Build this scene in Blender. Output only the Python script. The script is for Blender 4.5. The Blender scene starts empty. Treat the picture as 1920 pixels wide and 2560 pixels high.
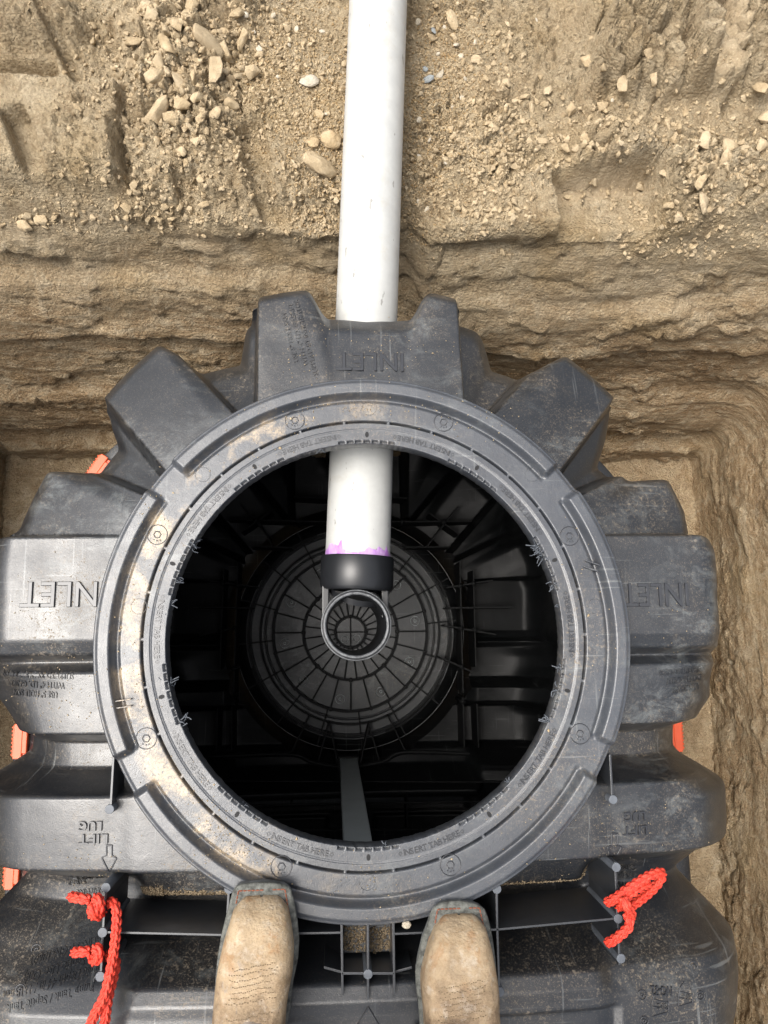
import bpy, bmesh, math, random
import numpy as np
from mathutils import Vector, Matrix, Euler
from mathutils.bvhtree import BVHTree
random.seed(7); rng = np.random.default_rng(7)
S = bpy.context.scene
COL = S.collection
pi = math.pi
# ------------------------------------------------------------------ camera
CAM = np.array([-0.0518, 0.0148, 1.1415]); PITCH = 0.1544; YAW = -0.0677
MR = np.array(Matrix.Rotation(PITCH, 3, 'X') @ Matrix.Rotation(YAW, 3, 'Y'))
cam_d = bpy.data.cameras.new('camera'); cam = bpy.data.objects.new('camera', cam_d); COL.objects.link(cam)
cam.matrix_world = Matrix.Translation(CAM.tolist()) @ Matrix(MR.tolist()).to_4x4()
cam_d.sensor_fit = 'VERTICAL'; cam_d.sensor_height = 24.0; cam_d.lens = 24.0*1850/2560
cam_d.clip_start = 0.02; cam_d.clip_end = 200
S.camera = cam
S.render.resolution_x = 768; S.render.resolution_y = 1024
# ------------------------------------------------------------------ light
w = bpy.data.worlds.new('World'); S.world = w; w.use_nodes = True
nt = w.node_tree; nt.nodes.clear()
SUN_EL, SUN_AZ = math.radians(67), math.radians(-95)      # azimuth clockwise from +Y
sky = nt.nodes.new('ShaderNodeTexSky'); sky.sky_type = 'NISHITA'; sky.sun_disc = False
sky.sun_elevation = SUN_EL; sky.sun_rotation = SUN_AZ; sky.air_density = 1.0; sky.dust_density = 9.0; sky.ozone_density = 1.0
bg = nt.nodes.new('ShaderNodeBackground'); bg.inputs[1].default_value = 0.14
ow = nt.nodes.new('ShaderNodeOutputWorld')
hs = nt.nodes.new('ShaderNodeHueSaturation'); hs.inputs['Saturation'].default_value = 0.35
nt.links.new(sky.outputs[0], hs.inputs['Color']); nt.links.new(hs.outputs[0], bg.inputs[0]); nt.links.new(bg.outputs[0], ow.inputs[0])
sd = bpy.data.lights.new('sun', 'SUN'); sd.energy = 1.1; sd.angle = math.radians(36); sd.color = (1.0, .95, .87)
so = bpy.data.objects.new('sun', sd); COL.objects.link(so)
dirv = Vector((math.sin(SUN_AZ)*math.cos(SUN_EL), math.cos(SUN_AZ)*math.cos(SUN_EL), math.sin(SUN_EL)))
so.rotation_euler = dirv.to_track_quat('Z', 'Y').to_euler(); so.location = (1, 2, 5)
S.view_settings.view_transform = 'Standard'; S.view_settings.look = 'None'
S.view_settings.exposure = 0.78; S.view_settings.gamma = 1.0
# ------------------------------------------------------------------ measuring helpers
FD = 1850/(1920/1659)
def at(px, py, z):
    """point of the place at height z, from a measured position in the photograph (1659 x 2212)"""
    px = np.asarray(px, float); py = np.asarray(py, float)
    d = np.stack([(px-829.5)/FD, -(py-1106)/FD, -np.ones_like(px)], -1) @ MR.T
    t = (z-CAM[2])/d[..., 2]
    return CAM + d*np.asarray(t)[..., None]
def A(px, py, z): return at(px, py, z).tolist()
# ------------------------------------------------------------------ noise (numpy)
_perm = rng.permutation(256); _perm = np.concatenate([_perm]*3)
_g = rng.normal(size=(256, 3)); _g /= np.linalg.norm(_g, axis=1)[:, None]
def perlin(P):
    P = np.asarray(P, float); I = np.floor(P).astype(int); F = P-I; U = F*F*F*(F*(F*6-15)+10); I &= 255
    out = 0
    for dx in (0, 1):
        for dy in (0, 1):
            for dz in (0, 1):
                h = _perm[_perm[_perm[(I[:, 0]+dx) & 255]+((I[:, 1]+dy) & 255)]+((I[:, 2]+dz) & 255)]
                g = _g[h]
                n = g[:, 0]*(F[:, 0]-dx)+g[:, 1]*(F[:, 1]-dy)+g[:, 2]*(F[:, 2]-dz)
                out = out + n*(U[:, 0] if dx else 1-U[:, 0])*(U[:, 1] if dy else 1-U[:, 1])*(U[:, 2] if dz else 1-U[:, 2])
    return out*1.6
def fbm(P, f=1., o=4, r=.5, ridge=False):
    a = 1.; s = 0; t = 0
    for i in range(o):
        n = perlin(P*f+i*17.3)
        if ridge: n = 1-2*np.abs(n)
        s = s+a*n; t += a; a *= r; f *= 2.03
    return s/t
def worley(P, f):
    """F1, F2 distances and the cell's own random value (2D cells)"""
    P = P[:, :2]*f; I = np.floor(P).astype(int)
    d1 = np.full(len(P), 9.); d2 = d1.copy(); cv = np.zeros(len(P))
    tab = rng_w
    for dx in (-1, 0, 1):
        for dy in (-1, 0, 1):
            c = I+[dx, dy]; h = _perm[_perm[c[:, 0] & 255]+(c[:, 1] & 255)]
            q = c+tab[h, :2]; d = np.hypot(P[:, 0]-q[:, 0], P[:, 1]-q[:, 1])
            m = d < d1
            d2 = np.where(m, d1, np.minimum(d2, d)); cv = np.where(m, tab[h, 2], cv); d1 = np.where(m, d, d1)
    return d1, d2, cv
rng_w = rng.random((256, 3)); rng_t = rng.normal(size=(256, 2))
def blocks(P, f, tilt=.5):
    """height field of tilted angular blocks (0..1-ish) and the gap mask between them"""
    P = P[:, :2]*f; I = np.floor(P).astype(int); d1 = np.full(len(P), 9.); d2 = d1.copy(); hv = np.zeros(len(P))
    for dx in (-1, 0, 1):
        for dy in (-1, 0, 1):
            c = I+[dx, dy]; h = _perm[_perm[c[:, 0] & 255]+(c[:, 1] & 255)]; q = c+rng_w[h, :2]; e = P-q
            d = np.hypot(e[:, 0], e[:, 1]); m = d < d1; d2 = np.where(m, d1, np.minimum(d2, d)); d1 = np.where(m, d, d1)
            hv = np.where(m, rng_w[h, 2]+tilt*(e*rng_t[h]).sum(1), hv)
    return hv, sst(.16, .0, d2-d1)
def sst(a, b, x):
    t = np.clip((x-a)/(b-a), 0, 1); return t*t*(3-2*t)
# ------------------------------------------------------------------ object helpers
def tag(o, label=None, cat=None, group=None, kind=None):
    if label: o['label'] = label
    if cat: o['category'] = cat
    if group: o['group'] = group
    if kind: o['kind'] = kind
    return o
def empty(name, loc=(0, 0, 0), parent=None):
    o = bpy.data.objects.new(name, None); COL.objects.link(o); o.location = loc; o.empty_display_size = .05
    if parent: o.parent = parent
    return o
def link(name, me, mat, parent=None, smooth=True):
    o = bpy.data.objects.new(name, me); COL.objects.link(o)
    if mat is not None and len(me.materials) == 0: me.materials.append(mat)
    if smooth: me.polygons.foreach_set('use_smooth', np.ones(len(me.polygons), bool))
    if parent is not None:
        o.parent = parent; o.matrix_parent_inverse = parent.matrix_world.inverted() if False else Matrix.Translation([-c for c in wloc(parent)])
    return o
def wloc(o):
    v = Vector((0, 0, 0))
    while o is not None:
        v += o.location; v += o.matrix_parent_inverse.translation if o.parent else Vector((0, 0, 0)); o = o.parent
    return v
def mesh_np(name, V, F4, attrs=None):
    me = bpy.data.meshes.new(name); n = len(V); F4 = np.asarray(F4, np.int32); k = F4.shape[1]
    me.vertices.add(n); me.vertices.foreach_set('co', np.asarray(V, np.float32).ravel())
    me.loops.add(F4.size); me.loops.foreach_set('vertex_index', F4.ravel())
    me.polygons.add(len(F4)); me.polygons.foreach_set('loop_start', np.arange(len(F4), dtype=np.int32)*k)
    me.polygons.foreach_set('loop_total', np.full(len(F4), k, np.int32))
    me.update(calc_edges=True); me.validate()
    for an, av in (attrs or {}).items():
        a = me.attributes.new(an, 'FLOAT_COLOR', 'POINT'); a.data.foreach_set('color', np.asarray(av, np.float32).ravel())
    return me
def grid_faces(nr, nc, wrap=False):
    c = np.arange(nc if wrap else nc-1); r = np.arange(nr-1)
    R_, C_ = np.meshgrid(r, c, indexing='ij'); C2 = (C_+1) % nc
    return np.stack([R_*nc+C_, R_*nc+C2, (R_+1)*nc+C2, (R_+1)*nc+C_], -1).reshape(-1, 4)
def bm_link(name, bm, mat, parent=None, smooth=True, bev=0, seg=2):
    if bev:
        bmesh.ops.bevel(bm, geom=[e for e in bm.edges if e.calc_face_angle(0) > .5], offset=bev, segments=seg, affect='EDGES', profile=.6)
    bmesh.ops.recalc_face_normals(bm, faces=bm.faces)
    me = bpy.data.meshes.new(name); bm.to_mesh(me); bm.free()
    o = link(name, me, mat, parent, smooth)
    if smooth and bev:
        try: me.set_sharp_from_angle(angle=math.radians(50))
        except Exception: pass
    return o
def box(bm, c, s, rz=0, rx=0, ry=0):
    M = Matrix.Translation(c) @ Euler((rx, ry, rz)).to_matrix().to_4x4() @ Matrix.Diagonal((*s, 1))
    return bmesh.ops.create_cube(bm, size=1, matrix=M)['verts']
def cyl(bm, p0, p1, r0, r1=None, n=24, caps=True):
    p0 = Vector(p0); p1 = Vector(p1); r1 = r0 if r1 is None else r1
    q = (p1-p0).to_track_quat('Z', 'Y').to_matrix().to_4x4()
    M = Matrix.Translation((p0+p1)/2) @ q
    return bmesh.ops.create_cone(bm, cap_ends=caps, segments=n, radius1=r0, radius2=r1, depth=(p1-p0).length, matrix=M)['verts']
def lathe(bm, prof, c=(0, 0, 0), n=64, axis=None):
    """prof: (r, z) list, closed surface of revolution round z at c"""
    rings = []
    for r, z in prof:
        rings.append([bm.verts.new((c[0]+r*math.cos(2*pi*k/n), c[1]+r*math.sin(2*pi*k/n), c[2]+z)) for k in range(n)])
    for a, b in zip(rings[:-1], rings[1:]):
        for k in range(n): bm.faces.new((a[k], a[(k+1) % n], b[(k+1) % n], b[k]))
    return [v for r in rings for v in r]
def tube_pts(P, r, n=10, closed=False, rad=None):
    """numpy tube round a path, returns V,F"""
    P = np.asarray(P, float); m = len(P)
    T = np.gradient(P, axis=0); T /= np.linalg.norm(T, axis=1)[:, None]+1e-9
    N = np.zeros_like(P); up = np.array([0, 0, 1.]) if abs(T[0, 2]) < .9 else np.array([1., 0, 0])
    v = np.cross(T[0], up); v /= np.linalg.norm(v)
    for i in range(m):
        v = v-T[i]*np.dot(v, T[i]); v /= np.linalg.norm(v)+1e-9; N[i] = v
    B = np.cross(T, N); th = np.arange(n)*2*pi/n
    rr = np.broadcast_to(r if rad is None else rad, (m, n)) if rad is not None else np.full((m, n), r)
    V = P[:, None]+rr[..., None]*(np.cos(th)[None, :, None]*N[:, None]+np.sin(th)[None, :, None]*B[:, None])
    return V.reshape(-1, 3), grid_faces(m, n, wrap=True)
def spline(pts, n=200):
    """Catmull-Rom through pts, resampled evenly"""
    P = np.asarray(pts, float); P = np.vstack([2*P[0]-P[1], P, 2*P[-1]-P[-2]]); out = []
    for i in range(1, len(P)-2):
        for t in np.linspace(0, 1, 40, endpoint=False):
            a, b, c, d = P[i-1:i+3]
            out.append(.5*((2*b)+(c-a)*t+(2*a-5*b+4*c-d)*t*t+(3*b-a-3*c+d)*t**3))
    out.append(P[-2]); out = np.array(out)
    s = np.concatenate([[0], np.cumsum(np.linalg.norm(np.diff(out, axis=0), axis=1))])
    q = np.linspace(0, s[-1], n)
    return np.stack([np.interp(q, s, out[:, k]) for k in range(3)], 1), s[-1]
# ------------------------------------------------------------------ material helpers
def new_mat(name):
    m = bpy.data.materials.new(name); m.use_nodes = True; t = m.node_tree
    b = t.nodes['Principled BSDF']; return m, t, b
class NB:
    def __init__(s, t): s.t = t
    def n(s, ty, **kw):
        x = s.t.nodes.new(ty)
        for k, v in kw.items(): setattr(x, k, v)
        return x
    def l(s, a, b): s.t.links.new(a, b)
    def coord(s, scale=(1, 1, 1), rot=(0, 0, 0)):
        c = s.n('ShaderNodeTexCoord'); mp = s.n('ShaderNodeMapping'); mp.inputs['Scale'].default_value = scale; mp.inputs['Rotation'].default_value = rot
        s.l(c.outputs['Object'], mp.inputs[0]); return mp.outputs[0]
    def noise(s, vec, scale, detail=6, rough=.6, dist=0):
        x = s.n('ShaderNodeTexNoise'); x.inputs['Scale'].default_value = scale; x.inputs['Detail'].default_value = detail
        x.inputs['Roughness'].default_value = rough; x.inputs['Distortion'].default_value = dist; s.l(vec, x.inputs['Vector']); return x.outputs['Fac']
    def vor(s, vec, scale, feat='F1', out='Distance'):
        x = s.n('ShaderNodeTexVoronoi'); x.feature = feat; x.inputs['Scale'].default_value = scale; s.l(vec, x.inputs['Vector']); return x.outputs[out]
    def ramp(s, f, stops, interp='LINEAR'):
        x = s.n('ShaderNodeValToRGB'); x.color_ramp.interpolation = interp; e = x.color_ramp.elements
        while len(e) < len(stops): e.new(.5)
        for k, (p, c) in enumerate(stops):
            e[k].position = p; e[k].color = (*c, 1) if len(c) == 3 else c
        s.l(f, x.inputs[0]); return x.outputs[0]
    def mr(s, f, a, b, c=0, d=1):
        x = s.n('ShaderNodeMapRange'); x.inputs[1].default_value = a; x.inputs[2].default_value = b; x.inputs[3].default_value = c; x.inputs[4].default_value = d
        s.l(f, x.inputs[0]); return x.outputs[0]
    def mix(s, f, a, b, mode='MIX'):
        x = s.n('ShaderNodeMix', data_type='RGBA', blend_type=mode)
        for sock, v in ((x.inputs[0], f), (x.inputs[6], a), (x.inputs[7], b)):
            if isinstance(v, (int, float)): sock.default_value = v
            elif isinstance(v, tuple): sock.default_value = (*v, 1)
            else: s.l(v, sock)
        return x.outputs[2]
    def math(s, op, a, b=None):
        x = s.n('ShaderNodeMath', operation=op)
        for sock, v in ((x.inputs[0], a), (x.inputs[1], b)):
            if v is None: continue
            if isinstance(v, (int, float)): sock.default_value = v
            else: s.l(v, sock)
        return x.outputs[0]
    def bump(s, h, strength, dist, nrm=None):
        x = s.n('ShaderNodeBump'); x.inputs['Strength'].default_value = strength; x.inputs['Distance'].default_value = dist
        s.l(h, x.inputs['Height'])
        if nrm is not None: s.l(nrm, x.inputs['Normal'])
        return x.outputs[0]
def plastic(name, base=(.032, .036, .042), rough=.42, dust=.5, dustcol=(.27, .22, .16), scratch=.5, spec=.5, haze=.5):
    base = tuple(base); m, t, b = new_mat(name); N = NB(t); v = N.coord()
    cl = N.noise(v, 3.5, 5, .6)
    c = N.mix(N.mr(cl, .35, .7), tuple(x*.8 for x in base), tuple(x*1.35 for x in base))
    # pale scuffs rubbed into the plastic
    sc = N.noise(N.coord((1, 1.6, 1), (0, 0, .5)), 17, 10, .8, .5)
    sm = N.math('MULTIPLY', N.mr(sc, .50, .66), N.mr(N.noise(v, 2.6, 3), .44, .60))
    c = N.mix(N.math('MULTIPLY', sm, haze), c, (.22, .24, .24))
    # fine scratches
    s1 = N.noise(N.coord((6, 160, 6), (0, 0, .6)), 1.2, 3, .5); s2 = N.noise(N.coord((140, 5, 5), (0, 0, .35)), 1.2, 3, .5)
    sx = N.math('MAXIMUM', N.mr(s1, .645, .70), N.mr(s2, .645, .70))
    c = N.mix(N.math('MULTIPLY', N.math('MULTIPLY', sx, N.mr(N.noise(v, 4, 2), .45, .6)), scratch), c, (.17, .18, .18))
    # speckled dirt: fine grit everywhere, thicker in drifts
    g = N.noise(v, 420, 3, .7); g2 = N.noise(v, 130, 4, .7)
    drift = N.mr(N.noise(v, 5, 6, .65), .46, .66)
    gr = N.math('MULTIPLY', N.mr(g, .57, .64), N.mr(drift, 0, 1, .25, 1))
    gr2 = N.math('MULTIPLY', N.mr(g2, .57, .64), drift)
    dm = N.math('MULTIPLY', N.math('MAXIMUM', gr, gr2), dust)
    c = N.mix(dm, c, dustcol)
    film = N.math('MULTIPLY', drift, .09*dust)
    c = N.mix(film, c, dustcol)
    N.l(c, b.inputs['Base Color'])
    r = N.mr(N.noise(v, 14, 6), .3, .7, rough-.07, rough+.1)
    r = N.math('MAXIMUM', r, N.mr(dm, 0, .5, 0, .85)); N.l(r, b.inputs['Roughness'])
    b.inputs['Specular IOR Level'].default_value = spec
    h = N.math('ADD', N.noise(v, 600, 2), N.math('MULTIPLY', N.noise(v, 60, 4), 1.5))
    N.l(N.bump(h, .25, .0012), b.inputs['Normal'])
    return m
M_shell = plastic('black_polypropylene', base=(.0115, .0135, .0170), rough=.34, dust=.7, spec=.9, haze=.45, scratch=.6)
M_shell_low = plastic('black_polypropylene_inner_shade', base=(.005, .0055, .006), rough=.42, dust=.0, spec=.25, haze=.04, scratch=.3)  # same plastic made darker: the shade inside the tank is in the colour
def ring_mat():
    m = plastic('black_polypropylene_ring', base=(.037, .042, .051), rough=.37, dust=.6, haze=.45, spec=.9); t = m.node_tree; N = NB(t); b = t.nodes['Principled BSDF']
    old = b.inputs['Base Color'].links[0].from_socket; v = N.coord()
    # drifts of dry sand lying mostly on the left and front of the ring
    sep = N.n('ShaderNodeSeparateXYZ'); N.l(v, sep.inputs[0])
    x, y = sep.outputs[0], sep.outputs[1]
    rr = N.math('SQRT', N.math('ADD', N.math('MULTIPLY', x, x), N.math('MULTIPLY', y, y)))
    band = N.math('MULTIPLY', N.mr(rr, .333, .345), N.mr(rr, .384, .366))
    side = N.mr(N.math('ADD', x, N.math('MULTIPLY', y, -.12)), .06, -.22)
    n1 = N.noise(v, 13, 7, .68, .4); n2 = N.noise(v, 260, 3, .7)
    k = N.math('MULTIPLY', N.math('MULTIPLY', band, side), N.mr(n1, .47, .60))
    k = N.math('MULTIPLY', k, N.mr(n2, .30, .55))
    c = N.mix(k, old, (.42, .32, .20)); N.l(c, b.inputs['Base Color'])
    return m
M_ring = ring_mat()
def simple(name, col, rough=.5, spec=.5, bumps=None, var=.15, vs=20, metal=0):
    m, t, b = new_mat(name); N = NB(t); v = N.coord()
    f = N.noise(v, vs, 5)
    N.l(N.mix(N.mr(f, .3, .7), tuple(x*(1-var) for x in col), tuple(min(1, x*(1+var)) for x in col)), b.inputs['Base Color'])
    b.inputs['Roughness'].default_value = rough; b.inputs['Specular IOR Level'].default_value = spec; b.inputs['Metallic'].default_value = metal
    if bumps: N.l(N.bump(N.noise(v, bumps[0], 4), bumps[1], bumps[2]), b.inputs['Normal'])
    return m
M_fin = simple('fin_plastic', (.10, .112, .13), .5, var=.2, vs=60)
M_plate = simple('plate_plastic_shaded', (.028, .031, .036), .36, .8, var=.2, vs=60)  # dark plastic, with the shade on the fin sides put into its tone
M_text = simple('lettering_plastic', (.020, .022, .027), .36, .8, var=.1)
M_dark = simple('slot_shade_black', (.006, .006, .007), .7)  # black that stands in for the shade in the small ring holes
M_clip = simple('orange_plastic', (.72, .10, .03), .45, var=.1)
M_gloss = simple('glossy_black_abs', (.012, .013, .015), .36, .6, var=.2, bumps=(30, .05, .002))
M_rim = simple('scuffed_rim', (.10, .105, .11), .4, .6, var=.6, vs=120)
M_post = simple('grey_post_plastic', (.30, .33, .33), .5, var=.06)
def soil_mat():
    m, t, b = new_mat('clay_soil'); N = NB(t); v = N.coord()
    at_ = N.n('ShaderNodeAttribute'); at_.attribute_name = 'mask'; sp = N.n('ShaderNodeSeparateColor'); N.l(at_.outputs['Color'], sp.inputs[0])
    wall, damp, smooth = sp.outputs[0], sp.outputs[1], sp.outputs[2]
    big = N.noise(v, 2.2, 5, .6); mid = N.noise(v, 14, 8, .65, .4); fine = N.noise(v, 90, 8, .7)
    dry = N.ramp(mid, [(.34, (.31, .225, .125)), (.45, (.45, .35, .215)), (.57, (.56, .455, .30)), (.72, (.65, .545, .385))])
    dry = N.mix(N.mr(big, .4, .65, 0, .35), dry, (.46, .375, .26)); dry = N.mix(N.mr(N.noise(v, 7, 6, .7), .50, .62, 0, .5), dry, (.35, .26, .15))
    stre = N.math('ADD', N.math('MULTIPLY', N.noise(N.coord((2.2, 2.2, 14)), 4, 8, .68, 1.2), .65), N.math('MULTIPLY', N.noise(v, 3.2, 7, .7, .8), .35))
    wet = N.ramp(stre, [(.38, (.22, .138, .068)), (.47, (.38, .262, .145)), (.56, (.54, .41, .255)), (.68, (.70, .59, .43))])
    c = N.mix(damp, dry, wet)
    crumb = N.mr(N.noise(v, 28, 9, .72, .8), .52, .60)
    c = N.mix(N.math('MULTIPLY', N.math('MULTIPLY', crumb, wall), .55), c, (.60, .50, .35))
    c = N.mix(N.math('MULTIPLY', smooth, .75), c, (.24, .19, .125))
    c = N.mix(N.mr(fine, .40, .62, .35, 0), c, (.20, .145, .085)); c = N.mix(N.mr(N.noise(v, 230, 3, .7), .56, .66, 0, .45), c, (.62, .52, .37))
    gold = N.mr(N.noise(v, 3.3, 3), .56, .68, 0, .3)
    c = N.mix(gold, c, (.42, .29, .13))
    N.l(c, b.inputs['Base Color'])
    N.l(N.mr(damp, 0, 1, .92, .8), b.inputs['Roughness']); b.inputs['Specular IOR Level'].default_value = .25
    h1 = N.math('MULTIPLY', N.noise(v, 60, 10, .76), 1.5)
    h2 = N.math('MULTIPLY', N.vor(v, 150), -.6)
    h3 = N.noise(N.coord((5, 5, 60)), 5, 8, .7, 1.2)
    inv = N.math('SUBTRACT', 1.0, smooth)
    h = N.math('MULTIPLY', N.math('ADD', h1, h2), inv)
    h = N.math('ADD', h, N.math('MULTIPLY', N.math('MULTIPLY', h3, wall), 1.0))
    # drying cracks, run across the smears
    ck = N.vor(N.coord((9, 26, 26)), 1.6, 'DISTANCE_TO_EDGE')
    h = N.math('ADD', h, N.math('MULTIPLY', N.math('MULTIPLY', N.mr(ck, 0, .02, -.5, 0), N.mr(N.noise(v, 5, 3), .5, .6)), .5))
    N.l(N.bump(h, 1.0, .010), b.inputs['Normal'])
    return m
M_soil = soil_mat()
def clod_mat(name, cols, rough=.9, sc=1.):
    m, t, b = new_mat(name); N = NB(t); oi = N.n('ShaderNodeObjectInfo')
    geo = N.n('ShaderNodeNewGeometry'); v = geo.outputs['Position']
    mid = N.noise(v, 45*sc, 8, .7)
    c = N.ramp(mid, [(.32, cols[0]), (.5, cols[1]), (.68, cols[2])])
    rnd = N.math('FRACT', N.math('ADD', oi.outputs['Random'], geo.outputs['Random Per Island']))
    c = N.mix(N.mr(rnd, 0, 1, 0, .45), c, N.mix(rnd, (.31, .235, .145), (.54, .445, .31)))
    N.l(c, b.inputs['Base Color']); b.inputs['Roughness'].default_value = rough; b.inputs['Specular IOR Level'].default_value = .2
    N.l(N.bump(N.noise(v, 160*sc, 8, .72), .8, .004), b.inputs['Normal']); return m
M_clod = clod_mat('dry_clay_clod', [(.31, .23, .135), (.42, .325, .20), (.53, .43, .285)])
M_sand = clod_mat('golden_sand', [(.26, .165, .075), (.40, .28, .14), (.52, .40, .25)])
M_pale = clod_mat('pale_stone', [(.40, .35, .26), (.50, .45, .36), (.60, .55, .46)])
M_grey = simple('blue_grey_stone', (.30, .32, .32), .8, .2, (90, .4, .002), .2, 40)
# ================================================================== the ground: trench floor, walls and the bench above
ZF, ZB = -1.25, -.225
XL, XR, YB = -1.10, 1.15, .605
def build_ground():
    # perimeter t: left wall (from the front), back wall, right wall; corners rounded
    rc = .06; P = []; Nn = []
    def seg(a, b, n, st):
        L = np.linalg.norm(np.subtract(b, a)); k = max(2, int(L/st))
        for u in np.linspace(0, 1, k, endpoint=False): P.append(np.add(a, np.subtract(b, a)*u)); Nn.append(n)
    seg((XL, -1.7), (XL, YB-rc), (-1, 0), .008)
    for a in np.linspace(pi, pi/2, 50, endpoint=False): P.append((XL+rc+rc*math.cos(a), YB-rc+rc*math.sin(a))); Nn.append((math.cos(a), math.sin(a)))
    seg((XL+rc, YB), (XR-rc, YB), (0, 1), .0042)
    for a in np.linspace(pi/2, 0, 50, endpoint=False): P.append((XR-rc+rc*math.cos(a), YB-rc+rc*math.sin(a))); Nn.append((math.cos(a), math.sin(a)))
    seg((XR, YB-rc), (XR, -1.7), (1, 0), .0052)
    P = np.array(P); Nn = np.array(Nn); nt_ = len(P)
    # profile s: out distance, height  (bottom of wall -> bench -> far)
    wz = np.linspace(0, 1, 150); 
    bench = np.concatenate([np.arange(0, .75, .0045), .75+np.cumsum(np.linspace(.006, .12, 40))])
    nS = 1+len(wz)+len(bench)-1
    X = np.zeros((nS, nt_)); Y = X.copy(); Z = X.copy(); wallm = X.copy()
    # edge line of the bench along the back wall: set back left and middle, forward on the right (a corner at the pipe)
    x = P[:, 0]; back = np.clip(Nn[:, 1], 0, 1)
    eb = .265*np.ones(nt_)
    eb = np.where(x < -.34, .285-.02*(x+.34), eb); eb = np.where(x > .125, .205, eb)
    eb = eb+.03*sst(.3, .9, x)
    k_ = 5; eb = np.convolve(np.pad(eb, k_, 'edge'), np.ones(2*k_+1)/(2*k_+1), 'valid')
    side_out = .13
    outE = eb*back**2+side_out*(1-back**2)
    for i in range(nS):
        if i == 0:       # a foot running in over the floor
            o = np.full(nt_, -.012); z = np.full(nt_, ZF-.03)
        elif i <= len(wz):
            u = wz[i-1]
            o = outE*(.12*u+.88*u**3.4); z = ZF+(ZB-ZF)*(u*1.0)+0*o
            # rounded crest
            z = z-.012*np.exp(-((1-u)/.03)**2)
            wallm[i] = 1-sst(.93, 1.0, np.full(nt_, u))
        else:
            b_ = bench[i-len(wz)]
            o = outE+b_; z = np.full(nt_, ZB)
        X[i] = P[:, 0]+Nn[:, 0]*o; Y[i] = P[:, 1]+Nn[:, 1]*o; Z[i] = z
    V = np.stack([X.ravel(), Y.ravel(), Z.ravel()], 1); wm = wallm.ravel()
    NT = np.tile(Nn, (nS, 1)); bm_ = 1-wm
    tcoord = np.tile(np.concatenate([[0], np.cumsum(np.linalg.norm(np.diff(P, axis=0), axis=1))]), nS)
    # ---------------- wall relief, pushed out along the wall's own normal
    Q = np.stack([tcoord, V[:, 2]*1.0, np.zeros(len(V))], 1)
    Q2 = Q*[1, 6, 1]
    wz_ = V[:, 2]+.05*fbm(Q, 1.5, 3)+.012*fbm(Q, 9, 3)
    d = .030*fbm(Q*[1, 1.6, 1], 1.6, 3)+(.3+.7*NT[:, 1]**2)*.012*fbm(Q2, 2.4, 5, .55)+.016*(1-NT[:, 1]**2)*fbm(Q*[2.2, .9, 1], 3.0, 5, .6)+NT[:, 1]**2*(-.022*sst(-.40, -.43, wz_)+.030*sst(-.58, -.60, wz_)-.026*sst(-.80, -.84, wz_)+.022*sst(-1.0, -1.02, wz_))+.004*fbm(Q*[1, 3, 1], 9, 5, .6, True)+.004*fbm(Q*[1, 1.4, 1], 26, 4, .6, True)+.0028*fbm(Q*[.3, 3, 1], 60, 3)
    d += .055*sst(.60, .42, np.abs((V[:, 2]+.60)*1.6+.3*fbm(Q, 1.3, 2)))*0.45     # hollow half-way down
    flake = fbm(Q*[1, 2.2, 1]+9, 6, 4, .55)
    bh, bg_ = blocks(Q*[1, 2.0, 1]+.02*fbm(Q, 12, 2)[:, None], 9, .5); flk = sst(.06, .20, fbm(Q*[1, 1.6, 1]+9, 3, 4, .55)); d -= (.010*bh)*flk-.007*bg_*flk
    b2h, b2g = blocks(Q*[1, 1.5, 1], 34, .6); d -= .004*b2h*flk
    d -= .007*sst(.12, .2, flake)                                                # clay flakes standing out of the smear
    # ledge at the foot
    d *= 1-.75*np.clip(2*np.abs(NT[:, 0]*NT[:, 1]), 0, 1)
    d -= .05*NT[:, 1]**2*sst(ZF+.16, ZF+.11, V[:, 2]+.02*fbm(Q, 5, 3))
    mfoot = np.ones(len(V)); 
    V[:, 0] += NT[:, 0]*d*wm*mfoot; V[:, 1] += NT[:, 1]*d*wm*mfoot
    V[:, 2] += wm*(.010*fbm(Q+3, 12, 4))
    # ---------------- bench relief
    XY = V.copy(); XY[:, 2] = 0
    def px(a, b, z=ZB): return at(a, b, z)[:2]
    def spot(cx, cy, rx, ry, rot=0, soft=.5):
        c = px(cx, cy); s_ = 1/1110.
        dx = (V[:, 0]-c[0]); dy = (V[:, 1]-c[1]); ca, sa = math.cos(rot), math.sin(rot)
        u = (dx*ca+dy*sa)/(rx*s_); v = (-dx*sa+dy*ca)/(ry*s_)
        r = np.sqrt(u*u+v*v)+.25*fbm(XY+cx, 7, 3)
        return sst(1, 1-soft, r)
    def rect(x0, y0, x1, y1, soft=.012, wob=.012, rot=0):
        c = px((x0+x1)/2, (y0+y1)/2); hx = abs(x1-x0)/2/1110; hy = abs(y1-y0)/2/1110
        dx = V[:, 0]-c[0]; dy = V[:, 1]-c[1]; ca, sa = math.cos(rot), math.sin(rot)
        u = dx*ca+dy*sa; v = -dx*sa+dy*ca; wv = wob*fbm(XY+x0*.01, 9, 4)
        return sst(0, soft, hx-np.abs(u)+wv)*sst(0, soft, hy-np.abs(v)+wv), u/hx, v/hy
    def groove(x0, y0, x1, y1, wpx, depth, wob=.004):
        a = px(x0, y0); b2 = px(x1, y1); dv = b2-a; L = np.hypot(*dv); dv = dv/L
        rx = V[:, 0]-a[0]; ry = V[:, 1]-a[1]; al = rx*dv[0]+ry*dv[1]; pr = -rx*dv[1]+ry*dv[0]+wob*fbm(XY, 20, 3)
        hw = wpx/2/1110
        return sst(0, .006, hw-np.abs(pr))*sst(-.004, .008, al)*sst(-.03, .03, L-al)*depth
    H = .030*fbm(XY, 1.7, 3)+.014*fbm(XY+5, 6, 4)
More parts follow.
